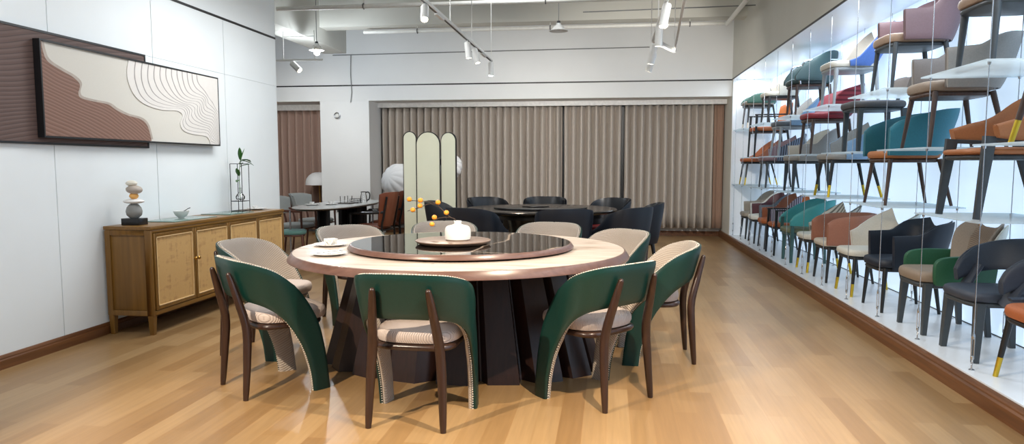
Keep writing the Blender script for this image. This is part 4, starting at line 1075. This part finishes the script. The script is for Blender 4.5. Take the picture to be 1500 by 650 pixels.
# shelves at about one metre forty
put(-1, 'd', 'display_chair', 'olive seated chair with gold tipped brown legs on the nearest middle glass shelf', wing(Cc('olive'), Cc('olive'), Cc('olive'), legs('leg_brown', GT, splay=.07, rt=.022, rb=.013), .84, .5), dy=-.06)
d1 = tub(Cc('stone_grey'), Cc('mouse'), Cc('taupe'), legs('leg_brown', None, False, .045, rt=.020), .82, .70, bz=.42, lean=.35, lw=(.15, .7))
put(1, 'd', 'display_chair', 'wide mouse grey tub chair on the middle glass shelf above the tan chair', d1)
d3 = pad_back(Cc('mouse'), Cc('mouse'), .56, .72, Cc('charcoal'), 'leg_grey', .2)
d3['extra'] = []; d3['legs'] = legs('leg_grey', None, True, .01, rt=.022, rb=.016); d3['seat'] = (.235, -.22, .255, .405, .475, Cc('charcoal'))
def d3_post(t):
    for sx in (-1, 1): MB().tube([(sx*.17, -.23, .40), (sx*.165, -.285, .62)], (.014, .012), 8, sq=True).obj('back_post', 'leg_grey', t)
d3['extra'] = [d3_post]
put(3, 'd', 'display_chair', 'charcoal square seated chair with low back pad on a middle glass shelf', d3)
put(5, 'd', 'display_chair', 'wine red chair with ribbed low back on a middle glass shelf', shoe(mat_stripe('ribbed_wine', (110, 28, 40), (158, 52, 62), .05, 'Z'), Cc('wine'), Cc('wine'), legs('leg_brown', None, False, .03), .80, .70, .50, .44, .44, lean=.5, reach=.44))
put(7, 'd', 'display_chair', 'blue grey seated chair with pale swept back and light legs on a middle glass shelf', wing(Cc('pale_blue'), Cc('stone_grey'), Cc('slate'), legs('leg_silver', None, False, .045), .86, .48))
put(9, 'd', 'display_chair', 'orange cushioned chair in a black arm frame on a middle glass shelf', pad_back(Cc('orange'), Cc('orange'), .50, .86, Cc('rust'), 'leg_black'))
# top shelves
put(0, 'e', 'display_chair', 'dark legged chair with sand seat edge on a top shelf, cut off by the picture', wing(Cc('slate'), Cc('slate'), Cc('sand'), legs('leg_grey', None, False, .02, rt=.024, rb=.016), .86, .5))
put(2, 'e', 'display_chair', 'dusky pink tub chair on a top glass shelf', tub(Cc('mauve'), Cc('mauve'), Cc('sand'), legs('leg_grey', None, False, .03), .86, .66, bz=.41, lean=.25))
put(4, 'e', 'display_chair', 'chair with bright blue outside and grey sloping inner back on a top glass shelf', wing(Cc('bright_blue'), Cc('beige_grey'), Cc('cream'), legs('leg_silver', None, False, .02, rt=.024), .90, .47))
e6 = shoe(Cc('dark_teal'), Cc('dark_teal'), Cc('dark_teal'), legs('leg_brown', None, False, .02), .82, .66, .52, .44, .44); e6['extra'] = [chrome_arm]
put(6, 'e', 'display_chair', 'dark teal chair with looping chrome arm tubes on a top glass shelf', e6)
put(8, 'e', 'display_chair', 'cream chair with curved grey lined back on a top glass shelf', wing(Cc('cream'), Cc('beige_grey'), Cc('cream'), legs('leg_black', None, False, .03), .90, .58))
put(10, 'e', 'display_chair', 'small forest green chair on the top glass shelf farthest back', shoe(Cc('forest'), Cc('forest'), Cc('beige_grey'), legs('leg_black', ('stud', .1), False, .03, rt=.017, rb=.01), .63, .58, .50, .43, .43))

# glass shelves and steel cables
names = {('c', 0): 'the tan chair', ('c', 2): 'the teal blue chair', ('c', 4): 'the pale blue chair with gold tips', ('c', 6): 'the stone beige tub chair', ('c', 8): 'the mauve slatted chair', ('c', 10): 'the farthest rust chair',
         ('d', -1): 'the olive seated chair', ('d', 1): 'the wide mouse grey chair', ('d', 3): 'the charcoal chair', ('d', 5): 'the wine red chair', ('d', 7): 'the blue grey chair', ('d', 9): 'the orange cushioned chair',
         ('e', 0): 'the cut off chair at the picture top', ('e', 2): 'the dusky pink tub chair', ('e', 4): 'the bright blue backed chair', ('e', 6): 'the dark teal chrome armed chair', ('e', 8): 'the cream curved chair', ('e', 10): 'the small forest green chair'}
X0, X1 = 2.085, 2.655
for (lev, k), nm in names.items():
    z = LEV[lev]; y = yc(k); hw = PITCH/2+.055
    sh = thing('glass_shelf', 'glass shelf carrying '+nm, 'shelf', (0, y, z), 0, 'glass shelves of the chair display')
    MB().box(X0-.04, X1+.008, -hw, hw, 0, .010).obj('glass_pane', 'shelf_glass', sh, bevel=.002)
    for x in (X0, X1-.03):
        for sy in (-1, 1):
            MB().lathe([(0, -.016), (.008, -.016), (.010, -.002), (.010, .0102), (0, .0103)], 10, (x, sy*PITCH/2, 0)).obj('cable_clip', 'steel', sh)
ordn = ['first', 'second', 'third', 'fourth', 'fifth', 'sixth', 'seventh', 'eighth', 'ninth', 'tenth', 'eleventh', 'twelfth']
for k in range(0, 12):
    y = Y0+PITCH*k
    for x, w in ((X0, 'front'), (X1-.03, 'rear')):
        t = thing('steel_cable', 'thin steel cable of the display, %s of the %s row counted from the near end' % (ordn[k], w), 'cable', (x, y, .1205), 0, 'steel cables of the chair display')
        MB().tube([(0, 0, .30), (0, 0, 2.60)], .0028, 6).obj('wire', 'steel', t)
        mb = MB().lathe([(0, 0), (.016, 0), (.016, .004), (.005, .008), (.004, .03), (0, .03)], 10)
        mb.tube([(0, .008*math.cos(a*PI/4), .042+.014*math.sin(a*PI/4)) for a in range(8)], .003, 6, closed=True)
        mb.obj('floor_hook', 'steel', t)
        mb = MB().tube([(-.007, 0, .075), (-.007, 0, .19)], .003, 6).tube([(.007, 0, .075), (.007, 0, .19)], .003, 6)
        mb.lathe([(0, .055), (.005, .055), (.010, .068), (.010, .08), (.004, .085), (0, .085)], 10).lathe([(0, .18), (.006, .18), (.010, .19), (.010, .2), (.004, .22), (.004, .30), (0, .30)], 10)
        mb.obj('turnbuckle', 'steel', t)

# ------------------------------------------------------------------ lamps and light
def area(name, loc, size, energy, color, rot=(0, 0, 0), sy=None):
    l = bpy.data.lights.new(name, 'AREA'); l.energy = energy; l.color = color; l.shape = 'RECTANGLE'; l.size = size; l.size_y = sy or size
    o = bpy.data.objects.new(name, l); COL.objects.link(o); o.location = loc; o.rotation_euler = rot; return o
def spotl(name, loc, target, energy, color, ang=70, blend=.6, rad=.03):
    l = bpy.data.lights.new(name, 'SPOT'); l.energy = energy; l.color = color; l.spot_size = R(ang); l.spot_blend = blend; l.shadow_soft_size = rad
    o = bpy.data.objects.new(name, l); COL.objects.link(o); o.location = loc
    o.rotation_euler = (Vector(target)-Vector(loc)).to_track_quat('-Z', 'Y').to_euler(); return o
WARM = (1, .84, .64); NEU = (1, .95, .88); COOL = (.86, .93, 1)
# broad overhead area lights, unseen, added as ambient fill
for x, y, e in ((-2.6, .8, 16), (.4, .8, 10), (-2.6, 3.2, 28), (.8, 3.2, 22), (-2.6, 5.8, 30), (.9, 5.8, 26), (-2.3, 6.9, 30)):
    area('fill_light', (x, y, 3.05), .9, e, (.95, .98, 1), (0, 0, 0))
area('fill_light', (-5.9, 6.5, 3.0), 1.0, 30, (.88, .94, 1))
area('fill_light', (-1.2, 9.0, 4.0), 1.2, 30, (.95, .98, 1))
# track spots on the table, the first an unseen key light off any track
for x, y, tx, ty, e in ((-2.3, 1.4, -1.0, 3.6, 520), (.455, 2.6, -.1, 4.0, 360), (-1.54, 6.0, -1.1, 5.0, 120), (.455, 6.2, -.3, 5.2, 110), (-1.54, 8.0, -1.0, 8.8, 60)):
    spotl('track_beam', (x, y, 2.45), (tx, ty, 0), e, WARM, 75, .5, .02)
spotl('track_beam', (-1.54, 7.85, 2.45), (-2.5, 9.7, .9), 55, NEU, 55, .8, .03)
# track spots washing the curtains and the left wall
for x, y, tx, ty, tz, e in ((-1.54, 9.4, -2.2, 13.4, 1.7, 240), (.455, 8.2, .6, 13.4, 1.7, 300), (-1.54, 6.2, -3.83, 6.9, 1.6, 22), (-5.0, 10.5, -5.6, 13.4, 1.3, 70)):
    spotl('track_beam', (x, y, 2.45), (tx, ty, tz), e, NEU, 90, .9, .05)
# lamps along the display ceiling
for k in range(7):
    area('display_strip', (2.30, 1.2+k*1.85, 2.70), .25, 15, COOL, (0, 0, 0), 1.6)
# daylight-white lamp of the left room
pl = bpy.data.lights.new('pendant_bulb', 'POINT'); pl.energy = 55; pl.color = (.84, .92, 1); pl.shadow_soft_size = .06
o = bpy.data.objects.new('pendant_bulb', pl); COL.objects.link(o); o.location = (-4.46, 10.78, 2.90)
w = bpy.data.worlds.new('world'); S.world = w; w.use_nodes = True
w.node_tree.nodes['Background'].inputs[0].default_value = (.8, .88, 1, 1); w.node_tree.nodes['Background'].inputs[1].default_value = .35

# ------------------------------------------------------------------ camera
cd = bpy.data.cameras.new('camera'); cam = bpy.data.objects.new('camera', cd); COL.objects.link(cam); S.camera = cam
F = 1059.492
cd.sensor_width = 36; cd.lens = F/1500*36; cd.shift_y = (337.826-325)/1500; cd.clip_start = .05; cd.clip_end = 60
cam.location = (0, 0, 1.2965)
cam.rotation_euler = (PI/2-.09035, 0, .1333)
S.view_settings.view_transform = 'Standard'; S.view_settings.look = 'None'; S.view_settings.gamma = 1; S.view_settings.use_curve_mapping = False
S.view_settings.exposure = 0.12
